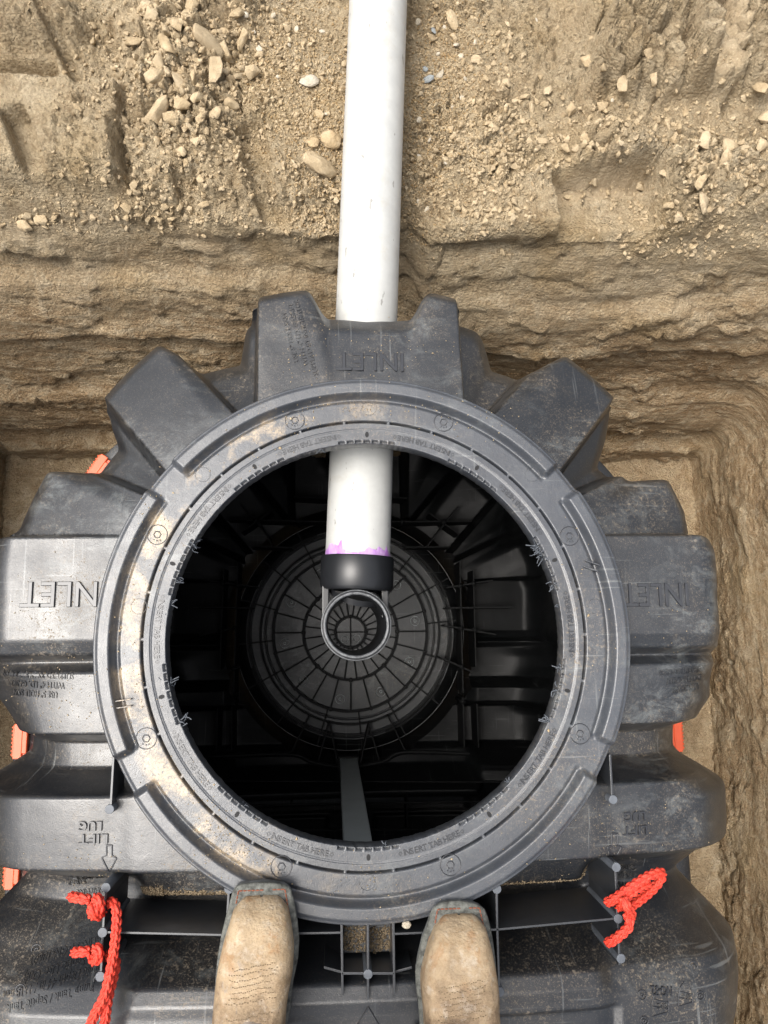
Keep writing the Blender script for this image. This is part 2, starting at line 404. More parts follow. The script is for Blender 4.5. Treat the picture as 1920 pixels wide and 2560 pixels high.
    sm = np.zeros(len(V)); dp = np.zeros(len(V))
    lump = .012*fbm(XY+2, 16, 5, .6, True)+.0055*fbm(XY+8, 55, 3, .65)+.0035*fbm(XY+1, 105, 2, .6, True)
    pathx = np.abs(V[:, 0]-.02)
    trough = sst(.34, .05, pathx+.05*fbm(XY, 3, 3)); H -= .035*trough
    # left: packed shelf with steps
    m, u, v = rect(-160, 175, 262, 405, .010, .010, -.03); H = H*(1-.5*m)+.045*m; lump *= (1-.5*m)
    m, u, v = rect(-120, 128, 128, 176, .012, .005, .05); H -= .055*m; sm = np.maximum(sm, m*sst(.8, -.6, v)*.8); lump *= (1-.8*m)
    H += .045*spot(70, 60, 150, 70)
    m, u, v = rect(235, -30, 560, 150, .02, .03, .2); H += .05*m*(.6+.4*v); lump *= (1-.3*m)
    m, u, v = rect(250, 40, 330, 140, .012, .02, .4); sm = np.maximum(sm, m*.5)
    for g in ((95, 25, 180, 200, 30, .016), (45, 262, 85, 372, 58, .030), (528, 262, 560, 335, 70, .018), (545, 335, 610, 500, 62, .016), (398, 372, 412, 500, 58, .020), (250, 275, 285, 405, 26, .02), (740, 450, 700, 520, 60, .012)):
        q = groove(*g); H -= 1.5*q; lump *= (1-.85*q/g[5])
    # heap of clods at centre-left
    H += .035*spot(400, 175, 130, 190, .1, .9)+.02*spot(310, 420, 90, 50)
    # right: a big cracked mass, higher than the trench
    mass = rect(1152, -500, 2400, 335, .03, .03, -.02)[0]
    H += .085*mass
    low = rect(1190, 300, 1700, 480, .05, .04, -.12)[0]; H += .05*low
    f1, f2, cv = worley(np.stack([V[:, 0]*1.0+V[:, 1]*.45+.02*fbm(XY, 9, 3), V[:, 1]*.55+.03*fbm(XY+4, 7, 3), V[:, 0]*0], 1), 17)
    crack = sst(.20, .0, f2-f1); H -= .055*crack*mass*sst(-.15, .2, fbm(XY+3, 5, 3)+.2); H += .055*(cv-.5)*mass
    gt, gg = blocks(XY+.012*fbm(XY, 22, 3)[:, None]*np.array([1, 1, 0]), 26, .55)
    H += (.032*(gt-.4)-.022*gg)*np.clip(low+.8*mass+1.0*spot(420, 190, 190, 250)+.7*spot(1080, 300, 70, 200)+.5*spot(700, 400, 80, 120), 0, 1)
    gt, gg = blocks(XY+.006*fbm(XY, 40, 3)[:, None]*np.array([1, 1, 0])+7, 60, .6); H += (.011*(gt-.4)-.008*gg)*np.clip(sst(-.15, .15, fbm(XY+6, 4, 4)), 0, 1)*(1-sm)
    m, u, v = rect(1500, 20, 1590, 260, .02, .02, -.28); sm = np.maximum(sm, .7*m*mass); H = H*(1-.5*m)+.5*m*.06; lump *= (1-.8*m)
    for g in ((1455, 60, 1445, 215, 26, .03), (1600, 90, 1560, 260, 22, .03)): H -= groove(*g, wob=.012)
    # bucket-tooth scoop
    m, u, v = rect(1195, 352, 1446, 600, .008, .008, .10)
    H = H*(1-.75*m)+.01*m; H -= m*(.075*sst(-1.1, .9, v)+.010); dark = m*sst(.62, .78, v); sm = np.maximum(sm, dark*.9)
    rib = .004*fbm(np.stack([V[:, 0]*5, V[:, 1]*75, V[:, 0]*0], 1), 1, 3)
    H += rib*m*(1-dark); lump *= (1-.5*m)
    m2 = rect(960, 500, 1200, 600, .03, .02)[0]; lump *= (1-.6*m2)
    # clods along the right edge
    kk = np.clip(spot(1490, 480, 90, 180)+spot(1500, 350, 160, 80)+spot(950, 300, 90, 250)*.6, 0, 1)
    hc, hg = blocks(XY+.01*fbm(XY, 30, 2)[:, None]*np.array([1, 1, 0]), 44, .55); H += kk*(.026*hc-.018*hg-.006)
    sm_w = np.zeros(len(V))
    fade = sst(1.9, 1.2, np.hypot(V[:, 0], V[:, 1]-.6))
    V[:, 2] += bm_*(H*(.35+.65*fade)+lump)
    # far spoil: gently rising ground beyond the frame
    far = np.maximum(0, np.hypot(V[:, 0], V[:, 1])-1.6); V[:, 2] += bm_*.05*np.minimum(far, 2)
    V[:, 1] += wm*0
    # ---------------- masks
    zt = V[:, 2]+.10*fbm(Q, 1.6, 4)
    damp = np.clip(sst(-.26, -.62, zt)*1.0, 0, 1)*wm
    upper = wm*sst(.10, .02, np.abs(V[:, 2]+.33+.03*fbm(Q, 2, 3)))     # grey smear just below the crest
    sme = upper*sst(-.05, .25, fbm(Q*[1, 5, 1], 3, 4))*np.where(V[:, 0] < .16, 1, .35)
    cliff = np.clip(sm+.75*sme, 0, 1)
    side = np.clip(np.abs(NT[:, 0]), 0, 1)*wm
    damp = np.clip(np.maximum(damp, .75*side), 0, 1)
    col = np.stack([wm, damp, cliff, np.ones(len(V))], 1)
    F = grid_faces(nS, nt_)[:, ::-1]
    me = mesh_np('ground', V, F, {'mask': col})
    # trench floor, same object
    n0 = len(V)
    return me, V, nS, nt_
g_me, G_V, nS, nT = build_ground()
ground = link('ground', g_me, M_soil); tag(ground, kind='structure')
g_me.update()
# trench floor sheet
xs = np.arange(XL-.15, XR+.16, .011); ys = np.arange(-1.75, YB+.12, .011)
gx, gy = np.meshgrid(xs, ys); Pf = np.stack([gx.ravel(), gy.ravel(), np.zeros(gx.size)], 1)
zf = ZF+.030*fbm(Pf, 3, 3)+.022*fbm(Pf+4, 14, 4, .6, True)+.01; under = sst(.76, .66, np.abs(Pf[:, 0]))*sst(.60, .50, Pf[:, 1]); zf = zf*(1-under)+under*np.minimum(zf, -1.262)
me = mesh_np('trench_floor', np.stack([Pf[:, 0], Pf[:, 1], zf], 1), grid_faces(len(ys), len(xs)), {'mask': np.tile([.25, .72, 0, 1.], (len(zf), 1))})
tag(link('trench_floor', me, M_soil), kind='structure')
g_bvh = BVHTree.FromPolygons([tuple(p) for p in G_V[::1]], [tuple(f) for f in grid_faces(nS, nT)[:, ::-1][(nT-1)*70:(nT-1)*330]], epsilon=0)
def ground_z(x, y):
    h = g_bvh.ray_cast(Vector((x, y, 2)), Vector((0, 0, -1)))
    return h[0].z if h[0] else None
# ================================================================== clods and stones
def rock_proto(seed, flat=.7, n=16, sub=2, rough=.05, rnd=.15):
    r = np.random.default_rng(seed); bm = bmesh.new()
    pts = r.normal(size=(n, 3)); pts /= np.linalg.norm(pts, axis=1)[:, None]; pts *= (1-rnd*r.random((n, 1)))
    pts *= [1, .8, flat]
    for p in pts: bm.verts.new(p)
    g = bmesh.ops.convex_hull(bm, input=bm.verts)
    bmesh.ops.delete(bm, geom=[v for v in bm.verts if not v.link_faces], context='VERTS')
    if sub:
        bmesh.ops.triangulate(bm, faces=bm.faces)
        bmesh.ops.bevel(bm, geom=list(bm.edges), offset=.028, segments=1, affect='EDGES')
        bmesh.ops.triangulate(bm, faces=bm.faces)
        for _ in range(sub-1): bmesh.ops.subdivide_edges(bm, edges=bm.edges, cuts=1, use_grid_fill=False)
        bmesh.ops.triangulate(bm, faces=bm.faces)
        co = np.array([v.co for v in bm.verts]); nn = fbm(co+seed, 2.0, 5, .68)
        for v, k in zip(bm.verts, nn): v.co *= 1+rough*2.2*k
    V = np.array([v.co[:] for v in bm.verts]); bmesh.ops.triangulate(bm, faces=bm.faces); bm.verts.index_update()
    F = np.array([[v.index for v in f.verts] for f in bm.faces]); bm.free()
    return V, F
def scatter(name, mat, label, cat, protos, P, R, parent=None, sink=.25):
    """one mesh of loose stuff: protos copied to points P with sizes R"""
    VV = []; FF = []; off = 0
    for p, r in zip(P, R):
        V, F = protos[rng.integers(len(protos))]
        e = Euler(rng.uniform(0, 6.28, 3)).to_matrix(); Mx = np.array(e)
        s = r*rng.uniform(.75, 1.3, 3)
        VV.append((V*s)@Mx.T+p+[0, 0, r*(.5-sink)]); FF.append(F+off); off += len(V)
    me = mesh_np(name, np.concatenate(VV), np.concatenate(FF))
    o = link(name, me, mat, parent, smooth=False)
    if parent is None: tag(o, label, cat, kind='stuff')
    return o
gp_lo = [rock_proto(100+i, n=9, sub=0) for i in range(8)]
gp_md = [rock_proto(200+i, n=10, sub=1, rough=.04, rnd=.4) for i in range(10)]
gp_hi = [rock_proto(300+i, n=13, sub=3, rough=.085, rnd=.34) for i in range(14)]
gp_rd = [rock_proto(400+i, n=60, sub=2, rough=.05, rnd=.06, flat=.65) for i in range(6)]
benchV = G_V.reshape(nS, nT, 3)[150:320].reshape(-1, 3)
def cloud(spots, n):
    """points on the bench, gathered round spots (px, py, sx, sy, weight)"""
    w_ = np.array([s[4] for s in spots], float); k = rng.choice(len(spots), n, p=w_/w_.sum())
    s = np.array(spots)[k]; q = s[:, :2]+rng.normal(size=(n, 2))*s[:, 2:4]
    p = at(q[:, 0], q[:, 1], ZB)
    out = []
    for x_, y_, _ in p:
        h = g_bvh.ray_cast(Vector((x_, y_, 2)), Vector((0, 0, -1)))
        if h[0] is not None and h[0].z > -.315: out.append(h[0][:])
    return np.array(out)
gravel_spots = [(620, 120, 90, 130, 3), (690, 300, 45, 130, 2.2), (960, 150, 60, 130, 3.4), (920, 330, 45, 110, 2), (1030, 330, 70, 150, 3), (1080, 420, 50, 110, 1.6), (400, 200, 100, 120, 2.5), (330, 420, 80, 40, 1.0), (60, 425, 90, 26, .6), (200, 170, 60, 120, .8), (1490, 400, 90, 150, 2.2), (1250, 330, 160, 70, 1.2), (560, 470, 90, 40, .8), (1270, 590, 150, 25, .9), (1100, 590, 90, 25, .8), (700, 430, 60, 50, 1.1)]
P = cloud(gravel_spots, 7000); scatter('fine_gravel', M_clod, 'fine crumbled clay and gravel strewn over the bench beside the white pipe', 'gravel', gp_lo, P, rng.uniform(.0018, .0046, len(P)))
P = cloud([(620, 130, 80, 130, 3), (960, 130, 55, 120, 4), (900, 330, 30, 100, 2), (700, 300, 40, 120, 3)], 6000); scatter('golden_sand', M_sand, 'golden sandy grit lying on both sides of the white pipe', 'sand', gp_lo, P, rng.uniform(.0015, .004, len(P)))
P = cloud(gravel_spots+[(420, 190, 90, 120, 14), (1500, 420, 80, 110, 6), (1060, 350, 50, 140, 5)], 3400); scatter('clay_crumbs', M_clod, 'pea sized clay crumbs scattered over the bench', 'soil crumbs', gp_md, P, rng.uniform(.0038, .0080, len(P))*np.where(rng.random(len(P)) < .12, 1.6, 1))
P = cloud([(420, 180, 80, 110, 8), (1500, 430, 80, 110, 4), (1080, 330, 45, 140, 3), (330, 420, 60, 26, .8), (1300, 300, 130, 45, 2), (60, 430, 60, 14, .4), (700, 420, 50, 60, 1)], 1100)
scatter('small_clods', M_clod, 'heap of small broken clay lumps between the larger clods on the bench', 'soil lumps', gp_hi[:7], P, rng.uniform(.005, .011, len(P)))
# clods large enough to count
def rock(name, lab, cat, grp, V, F, mat, p, r, rot, s=(1, 1, 1), sm=True):
    me = mesh_np(name, V*np.array(s)*r, F); o = link(name, me, mat, smooth=False)
    o.location = p; o.rotation_euler = rot; tag(o, lab, cat, grp); return o
clod_src = {}
def clod(px_, py_, rpx, lab='angular lump of dry tan clay lying loose on the excavated bench', grp='clay clods on the bench', mat=M_clod, protos=gp_hi, nm='clay_clod', cat='clod', flat=.75, rz=None, s=None):
    x_, y_, _ = at(px_, py_, ZB); z_ = ground_z(x_, y_); r = rpx/1110
    if z_ is None or z_ < -.31: return None
    i = rng.integers(len(protos)); V, F = protos[i]; key = (nm, i, mat.name)
    if key not in clod_src:
        clod_src[key] = mesh_np(nm, V, F); clod_src[key].materials.append(mat)
    o = bpy.data.objects.new(nm, clod_src[key]); COL.objects.link(o)
    o.location = (x_, y_, z_+r*.34); o.rotation_euler = (rng.uniform(-.6, .6), rng.uniform(-.6, .6), rng.uniform(0, 6.28) if rz is None else rz)
    s = s or (rng.uniform(.8, 1.15), rng.uniform(.7, 1.1), flat*rng.uniform(.7, 1.1)); o.scale = [r*k for k in s]
    tag(o, lab, cat, grp); return o
hand = [(420, 60, 30), (400, 105, 26), (455, 130, 40), (488, 130, 22), (525, 100, 26), (370, 145, 30), (345, 265, 38), (355, 215, 30), (395, 215, 26), (430, 205, 24), (470, 190, 28), (405, 250, 26), (435, 245, 17), (470, 265, 22), (500, 230, 22), (545, 165, 26), (520, 60, 22), (380, 290, 24), (395, 340, 24), (410, 300, 18), (445, 290, 18), (355, 180, 26), (500, 160, 20), (560, 120, 18), (320, 230, 18), (290, 150, 20), (300, 120, 24), (330, 60, 22), (345, 90, 20), (465, 300, 16), (430, 330, 15), (60, 435, 20), (95, 430, 16), (20, 440, 22), (130, 450, 16), (30, 425, 14), (290, 400, 16), (330, 440, 15), (260, 425, 16), (350, 425, 12), (1135, 210, 16), (1150, 235, 15), (1130, 260, 14), (1095, 180, 14), (1080, 330, 15), (1060, 365, 17), (1075, 385, 14), (1065, 410, 13), (1230, 245, 17), (1300, 235, 20), (1215, 330, 24), (1250, 320, 22), (1290, 350, 20), (1400, 370, 22), (1420, 395, 18), (1450, 340, 20), (1490, 350, 24), (1510, 400, 28), (1560, 330, 26), (1600, 345, 24), (1635, 330, 20), (1540, 380, 22), (1480, 430, 24), (1500, 460, 26), (1460, 470, 20), (1440, 520, 20), (1470, 540, 18), (1620, 420, 22), (1580, 400, 24), (1350, 560, 30), (1300, 565, 18), (1250, 570, 14), (1390, 555, 20), (1410, 580, 14), (1195, 555, 12), (1130, 585, 10), (1100, 470, 14), (560, 470, 14), (480, 480, 12), (505, 500, 12), (700, 445, 12), (935, 60, 14), (1010, 240, 12), (1030, 120, 14), (985, 60, 12), (620, 60, 12), (655, 90, 12), (640, 240, 13), (600, 200, 12), (690, 235, 12), (1330, 215, 20), (1390, 210, 18), (1370, 175, 18), (1260, 150, 22), (1180, 200, 20), (1610, 230, 22), (1640, 270, 24)]
for a, b_, r in hand: clod(a, b_, r*1.2)
for p in cloud([(420, 190, 85, 110, 4), (1080, 330, 50, 130, 1.5), (1500, 430, 70, 110, 2), (320, 425, 60, 22, 1), (1320, 290, 130, 60, 1.5)], 200):
    i = rng.integers(len(gp_hi)); V, F = gp_hi[i]; key = ('clay_clod', i, M_clod.name)
    if key not in clod_src: clod_src[key] = mesh_np('clay_clod', V, F); clod_src[key].materials.append(M_clod)
    o = bpy.data.objects.new('clay_clod', clod_src[key]); COL.objects.link(o); r = rng.uniform(.008, .017)
    o.location = (p[0], p[1], p[2]+r*.2); o.rotation_euler = rng.uniform(0, 6.28, 3); o.scale = (r, r*.85, r*.75)
    tag(o, 'angular lump of dry tan clay lying loose on the excavated bench', 'clod', 'clay clods on the bench')
# stones that stand out
clod(668, 168, 25, 'round pale flat stone, largest light stone left of the white pipe', None, M_pale, gp_rd, 'stone', 'stone', .6, s=(1, 1, .5))
clod(690, 350, 42, 'large brown wedge shaped stone touching the left side of the white pipe', None, M_clod, gp_rd, 'stone', 'stone', .6, rz=-.35, s=(1.15, .66, .5))
clod(716, 292, 28, 'brown rounded sandy lump above the wedge shaped stone by the pipe', None, M_sand, gp_rd, 'stone', 'stone', .6, s=(1, .95, .7))
clod(677, 297, 18, 'smaller sandy lump left of the brown rounded lump by the pipe', None, M_sand, gp_rd, 'stone', 'stone', .6)
clod(941, 46, 11, 'blue grey pebble high on the right side of the pipe', None, M_grey, gp_rd, 'pebble', 'pebble', .6)
clod(955, 140, 20, 'pale triangular stone right of the white pipe', None, M_pale, gp_hi, 'stone', 'stone', .6, rz=1.2)
clod(928, 155, 15, 'light grey flat stone just left of the pale triangular stone', None, M_grey, gp_rd, 'stone', 'stone', .6)
clod(922, 128, 11, 'small grey stone above the light grey flat stone by the pipe', None, M_grey, gp_rd, 'stone', 'stone', .6)
clod(980, 28, 22, 'wide flat tan stone at the top right of the pipe', None, M_clod, gp_rd, 'stone', 'stone', .6, s=(1.3, .8, .5))
clod(990, 75, 11, 'white stone below the wide flat tan stone', None, M_pale, gp_rd, 'pebble', 'pebble', .6)
clod(868+40, 245, 10, 'round tan pebble close against the right side of the pipe', None, M_pale, gp_rd, 'pebble', 'pebble', .6)
clod(975, 265, 11, 'yellowish oval pebble right of the pipe beside sandy lumps', None, M_sand, gp_rd, 'pebble', 'pebble', .6)
for a, b_, r in [(590, 35, 8), (535, 58, 9), (560, 110, 9), (625, 95, 7), (640, 55, 9), (695, 45, 8), (705, 235, 7), (550, 80, 6), (905, 30, 8), (963, 40, 7), (1005, 190, 8), (985, 205, 8), (940, 240, 7), (1010, 150, 7), (930, 290, 6), (965, 345, 7), (1160, 40, 6), (600, 165, 6), (1318, 226, 6), (910, 320, 7), (1030, 75, 7), (1000, 100, 9), (950, 95, 7), (925, 440, 8), (905, 425, 7), (1640, 455, 8)]:
    clod(a, b_, r, 'small pale rounded pebble lying among the soil on the bench', 'pale pebbles on the bench', M_pale, gp_rd, 'pebble', 'pebble', .65)
# ================================================================== the septic tank
tank = empty('septic_tank', (0, 0, -1.22))
tag(tank, 'ribbed black plastic septic tank with a round open access hole, set in the trench', 'septic tank')
ZS = -.56; R0 = .392
# outline of the crowns as measured: (px, py, z), right side going from the front to the inlet end, then over to the left
out_R = [(1545, 2230, -.30), (1560, 2185, -.30), (1532, 2172, -.28), (1575, 2118, -.22), (1580, 2050, -.22), (1575, 1980, -.22), (1467, 1868, -.27), (1467, 1860, -.27), (1553, 1806, -.22), (1556, 1740, -.22), (1552, 1668, -.22), (1455, 1612, -.28), (1455, 1556, -.28), (1538, 1503, -.16), (1540, 1450, -.15), (1537, 1406, -.14), (1550, 1398, -.10), (1545, 1300, -.10), (1538, 1190, -.10), (1524, 1166, -.10)]
out_P = [(1478, 1164, -.15), (1460, 1110, -.17), (1425, 1042, -.17), (1332, 1052, -.20), (1286, 1012, -.20), (1324, 886, -.17), (1208, 782, -.17), (1128, 827, -.19), (1058, 802, -.19), (1052, 712, -.14), (1040, 690, -.13), (925, 646, -.11), (908, 655, -.10), (892, 690, -.06), (850, 693, -.06), (790, 694, -.06), (703, 688, -.06), (683, 663, -.10), (668, 640, -.11), (545, 668, -.13), (526, 690, -.14), (522, 790, -.19), (436, 810, -.19), (352, 760, -.17), (228, 882, -.17), (260, 972, -.20), (210, 1036, -.20), (117, 1025, -.17), (50, 1148, -.15)]
out_L = [(18, 1153, -.10), (5, 1175, -.10), (-6, 1300, -.10), (-10, 1400, -.10), (-2, 1408, -.14), (-6, 1500, -.16), (75, 1556, -.28), (75, 1612, -.28), (-30, 1680, -.22), (-35, 1740, -.22), (-30, 1806, -.22), (62, 1866, -.27), (62, 1876, -.27), (-45, 1985, -.22), (-52, 2050, -.22), (-50, 2118, -.22), (-10, 2172, -.28), (-20, 2190, -.30), (-20, 2230, -.30)]
def world_out(o): 
    o = np.array(o, float); return np.column_stack([at(o[:, 0], o[:, 1], o[:, 2])[:, :2], o[:, 2]])
out_R = [(a-13, b_, c_) for a, b_, c_ in out_R]; out_L = [(a+5, b_, c_) for a, b_, c_ in out_L]
oR, oP, oL = world_out(out_R), world_out(out_P), world_out(out_L)
full = np.vstack([oR, oP, oL])
def smooth1(v, k):
    return np.convolve(np.pad(v, k, 'edge'), np.hanning(2*k+3)[1:-1]/np.hanning(2*k+3)[1:-1].sum(), 'valid')
# rays: anchor, direction, length, crown height
def rows(side):
    y = np.arange(-.70, 0, .0032)
    o = oR if side > 0 else oL[::-1]; o = o[np.argsort(o[:, 1], kind='stable')]
    x = np.interp(y, o[:, 1], o[:, 0]); zc = np.interp(y, o[:, 1], o[:, 2])
    ax = np.where(np.abs(y) < R0, np.sqrt(np.maximum(R0**2-y*y, 0)), 0)*side
    return y, ax, x, zc
th = np.radians(np.arange(0, 180.01, .28))
ang = np.arctan2(full[:, 1], full[:, 0]); ang = np.where(ang < -1.6, ang+2*pi, ang); rad = np.hypot(full[:, 0], full[:, 1]); o_ = np.argsort(ang, kind='stable')
Rt = np.interp(th, ang[o_], rad[o_]); Zt = np.interp(th, ang[o_], full[o_, 2])
yr, axr, xr, zr = rows(1); yl, axl, xl, zl = rows(-1)
# rest of the tank, beyond the lower edge of the picture: the same ribs repeated to the far end
yf = np.arange(-2.62, -.70, .012)
def far_x(y):
    ph = ((-y-.70) % .27)/.27; dome = np.sqrt(np.clip(1-((np.clip(-y, 2.1, 3)-2.1)/.56)**2, .02, 1))
    return (.66-.06*sst(.30, .12, np.abs(ph-.15)))*dome
def far_z(y):
    ph = ((-y-.70) % .27)/.27; return -.02-.06*sst(.22, .10, np.abs(ph-.15)), -.25-0*y
ay = np.concatenate([yf, yr, R0*np.sin(th), yl[::-1], yf[::-1]])
ax = np.concatenate([0*yf, axr, R0*np.cos(th), axl[::-1], 0*yf])
ex = np.concatenate([far_x(yf), xr, Rt*np.cos(th), xl[::-1], -far_x(yf)[::-1]])
ey = np.concatenate([yf, yr, Rt*np.sin(th), yl[::-1], yf[::-1]])
zc = np.concatenate([far_z(yf)[1], zr, Zt, zl[::-1], far_z(yf)[1][::-1]])
nf = len(yf); kk_ = 3
for arr in (ex, ey, zc): arr[nf:-nf] = smooth1(arr[nf:-nf], kk_)
AX = np.stack([ax, ay], 1); EX = np.stack([ex, ey], 1); L = np.linalg.norm(EX-AX, axis=1); D = (EX-AX)/L[:, None]
nR = len(AX)
# top surface
LOBES = [  # direction (deg), offset across, half width, inner height, outer height
    (91.0, 0, .172, -.020, -.042), (130.6, .0, .074, -.022, -.095), (49.6, .0, .074, -.022, -.095),
    (155.5, .012, .074, -.024, -.100), (24.5, -.012, .074, -.024, -.100)]
def top_z(x, y, q):
    """q: 0 at the ring .. 1 at the crown"""
    # end half
    val = -.092-.080*q
    z = val.copy()
    for a, off, hw, zi, zo in LOBES:
        a = math.radians(a); al = x*math.cos(a)+y*math.sin(a); pr = -x*math.sin(a)+y*math.cos(a)-off
        m = sst(hw+.013, hw-.005, np.abs(pr))*sst(0, .1, al)
        z = np.maximum(z, val+(zi+(zo-zi)*q**1.3-val)*m)
    # panel over the inlet: slightly hollow between its two horns
    m = sst(.11, .05, np.abs(x+.004))*sst(.50, .545, y); z = z-.012*m
    # side inlets: level boxes
    for sgn in (1, -1):
        m = sst(.176, .156, y)*sst(-.034, -.020, y)*sst(.2, .3, x*sgn)
        z = np.maximum(z, val+(-.022-val)*m)
    # front half, bands across the tank
    yb = [-1.0, -.71, -.70, -.69, -.66, -.53, -.515, -.495, -.465, -.438, -.428, -.418, -.385, -.345, -.335, -.225, -.205, -.165, -.140, -.050, -.034, -.022, 0, .2]
    zi = [-.012, -.012, -.012, -.012, -.012, -.012, -.010, -.020, -.11, -.215, -.225, -.17, -.078, -.066, -.018, -.018, -.100, -.104, -.030, -.030, -.052, -.030, -.022, -.022]
    # saddles between ribs outboard of the fins
    yo = [-1.0, -.53, -.50, -.47, -.42, -.38, -.350, -.332, -.228, -.205, -.165, -.140, -.050, -.034, -.022, 0, .2]
    zo = [-.014, -.020, -.040, -.09, -.150, -.140, -.065, -.022, -.022, -.125, -.130, -.036, -.034, -.062, -.034, -.022, -.022]
    ii = np.interp(y, yb, zi); oo = np.interp(y, yo, zo)
    mo = sst(.335, .375, np.abs(x)); zz = ii*(1-mo)+oo*mo
    # recessed panels on the big rib in front, either side of the middle
    pm = .6*sst(.0, .010, .375-np.abs(x))*sst(.0, .012, np.abs(x)-.065)*sst(.0, .010, -.540-y)
    zz = zz-.014*pm
    zz = zz-.055*np.clip(q, 0, 1)**2.6*sst(0, -.05, y+.035)
    f = sst(-.002, .002, y)
    return z*f+zz*(1-f)
NTOP, NSH, NW = 86, 18, 16
aS = np.where(EX[:, 1] < -.035, .13, .05)               # shoulder width
aS = np.where((EX[:, 1] > .165), .038, aS); aS = smooth1(aS, 6); aS = np.minimum(aS, L*.45)
GX = np.zeros((NTOP+NSH+NW, nR)); GY = GX.copy(); GZ = GX.copy()
for i in range(NTOP):
    s_ = (L-aS)*i/(NTOP-1); x = AX[:, 0]+D[:, 0]*s_; y = AX[:, 1]+D[:, 1]*s_
    GX[i], GY[i], GZ[i] = x, y, top_z(x, y, s_/L)
zend = top_z(AX[:, 0]+D[:, 0]*(L-aS), AX[:, 1]+D[:, 1]*(L-aS), (L-aS)/L)
zcc = np.minimum(zc, zend-.03)
for k in range(NSH):
    t = (k+1)/NSH*pi/2; i = NTOP+k; s_ = L-aS+aS*math.sin(t)
    x = AX[:, 0]+D[:, 0]*s_; y = AX[:, 1]+D[:, 1]*s_
    zt = top_z(x, y, s_/L); zt = zend*1.0+(zt-zend)*math.cos(t)
    GX[i], GY[i] = x, y; GZ[i] = zt-(zend-zcc)*(1-math.cos(t))
# flare of the walls towards the seam
seam = np.where(EX[:, 1] < 0, np.abs(EX[:, 0])*0+.735, 0)
thE = np.arctan2(EX[:, 1], EX[:, 0]); sx = .700; sy = .60
Rs = (np.abs(np.cos(thE)/sx)**2.1+np.abs(np.sin(thE)/sy)**2.1)**(-1/2.1)
Lseam = np.where(EX[:, 1] < 0, sx-np.abs(AX[:, 0]), Rs-R0); Lseam = np.where(ay < -2.0, L+.05, Lseam)
for k in range(NW):
    u = (k+1)/NW; i = NTOP+NSH+k
    s_ = L+np.minimum(.02, Lseam-L)*u+(Lseam-L-np.minimum(.02, Lseam-L))*sst(.72, 1.0, u)
    GX[i] = AX[:, 0]+D[:, 0]*s_; GY[i] = AX[:, 1]+D[:, 1]*s_; GZ[i] = zcc+(ZS+.012-zcc)*u
V = np.stack([GX.ravel(), GY.ravel(), GZ.ravel()], 1); F = grid_faces(GX.shape[0], nR)
# small moulding irregularities so the sheet is not perfectly true
V[:, 2] += .0016*fbm(V*[1, 1, 0], 7, 2)
me = mesh_np('upper_shell', V, F); upper = link('upper_shell', me, M_shell, tank)
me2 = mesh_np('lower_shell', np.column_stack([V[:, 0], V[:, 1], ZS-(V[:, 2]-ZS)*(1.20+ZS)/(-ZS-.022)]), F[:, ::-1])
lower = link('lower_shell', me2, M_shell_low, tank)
shell_bvh = BVHTree.FromPolygons([tuple(p) for p in V], [tuple(f) for f in F[:nR*(NTOP+NSH)]])
def sz(x, y):
    h = shell_bvh.ray_cast(Vector((x, y, 1)), Vector((0, 0, -1))); return h[0].z if h[0] else -.05
# seam flange all round, with orange clips
fl = np.stack([AX[:, 0]+D[:, 0]*Lseam, AX[:, 1]+D[:, 1]*Lseam], 1)[::3]; Dn = D[::3]
prof = [(-.004, .016), (.030, .016), (.034, .012), (.034, -.012), (.030, -.016), (-.004, -.016)]
VV = np.concatenate([np.column_stack([fl+Dn*o, np.full(len(fl), ZS+z)]) for o, z in prof])
link('seam_flange', mesh_np('seam_flange', VV, grid_faces(len(prof), len(fl))), M_shell, tank)
def clip_mesh():
    bm = bmesh.new(); box(bm, (.018, 0, 0), (.030, .066, .050))
    for k in range(8): box(bm, (.0345, -.028+.008*k, 0), (.004, .004, .046))
    box(bm, (.020, 0, .027), (.018, .072, .006)); box(bm, (.006, 0, .029), (.010, .05, .004))
    bmesh.ops.bevel(bm, geom=list(bm.edges), offset=.0012, segments=1, affect='EDGES')
    me = bpy.data.meshes.new('seam_clip'); bm.to_mesh(me); bm.free(); me.materials.append(M_clip); return me
cm = clip_mesh()
def clip_at(x, y, dx, dy):
    o = link('seam_clip', cm, None, tank, smooth=False); o.location = (x, y, ZS); o.rotation_euler = (0, 0, math.atan2(dy, dx)); return o
def clip_near(px_, py_, zz=ZS+.03):
    p = at(px_, py_, zz)[:2]; k = np.argmin(np.hypot(*(fl-p).T)); clip_at(fl[k, 0], fl[k, 1], Dn[k, 0], Dn[k, 1])
for a, b_ in ((212, 1012), (25, 1605), (5, 1880), (1462, 1585)): clip_near(a, b_)
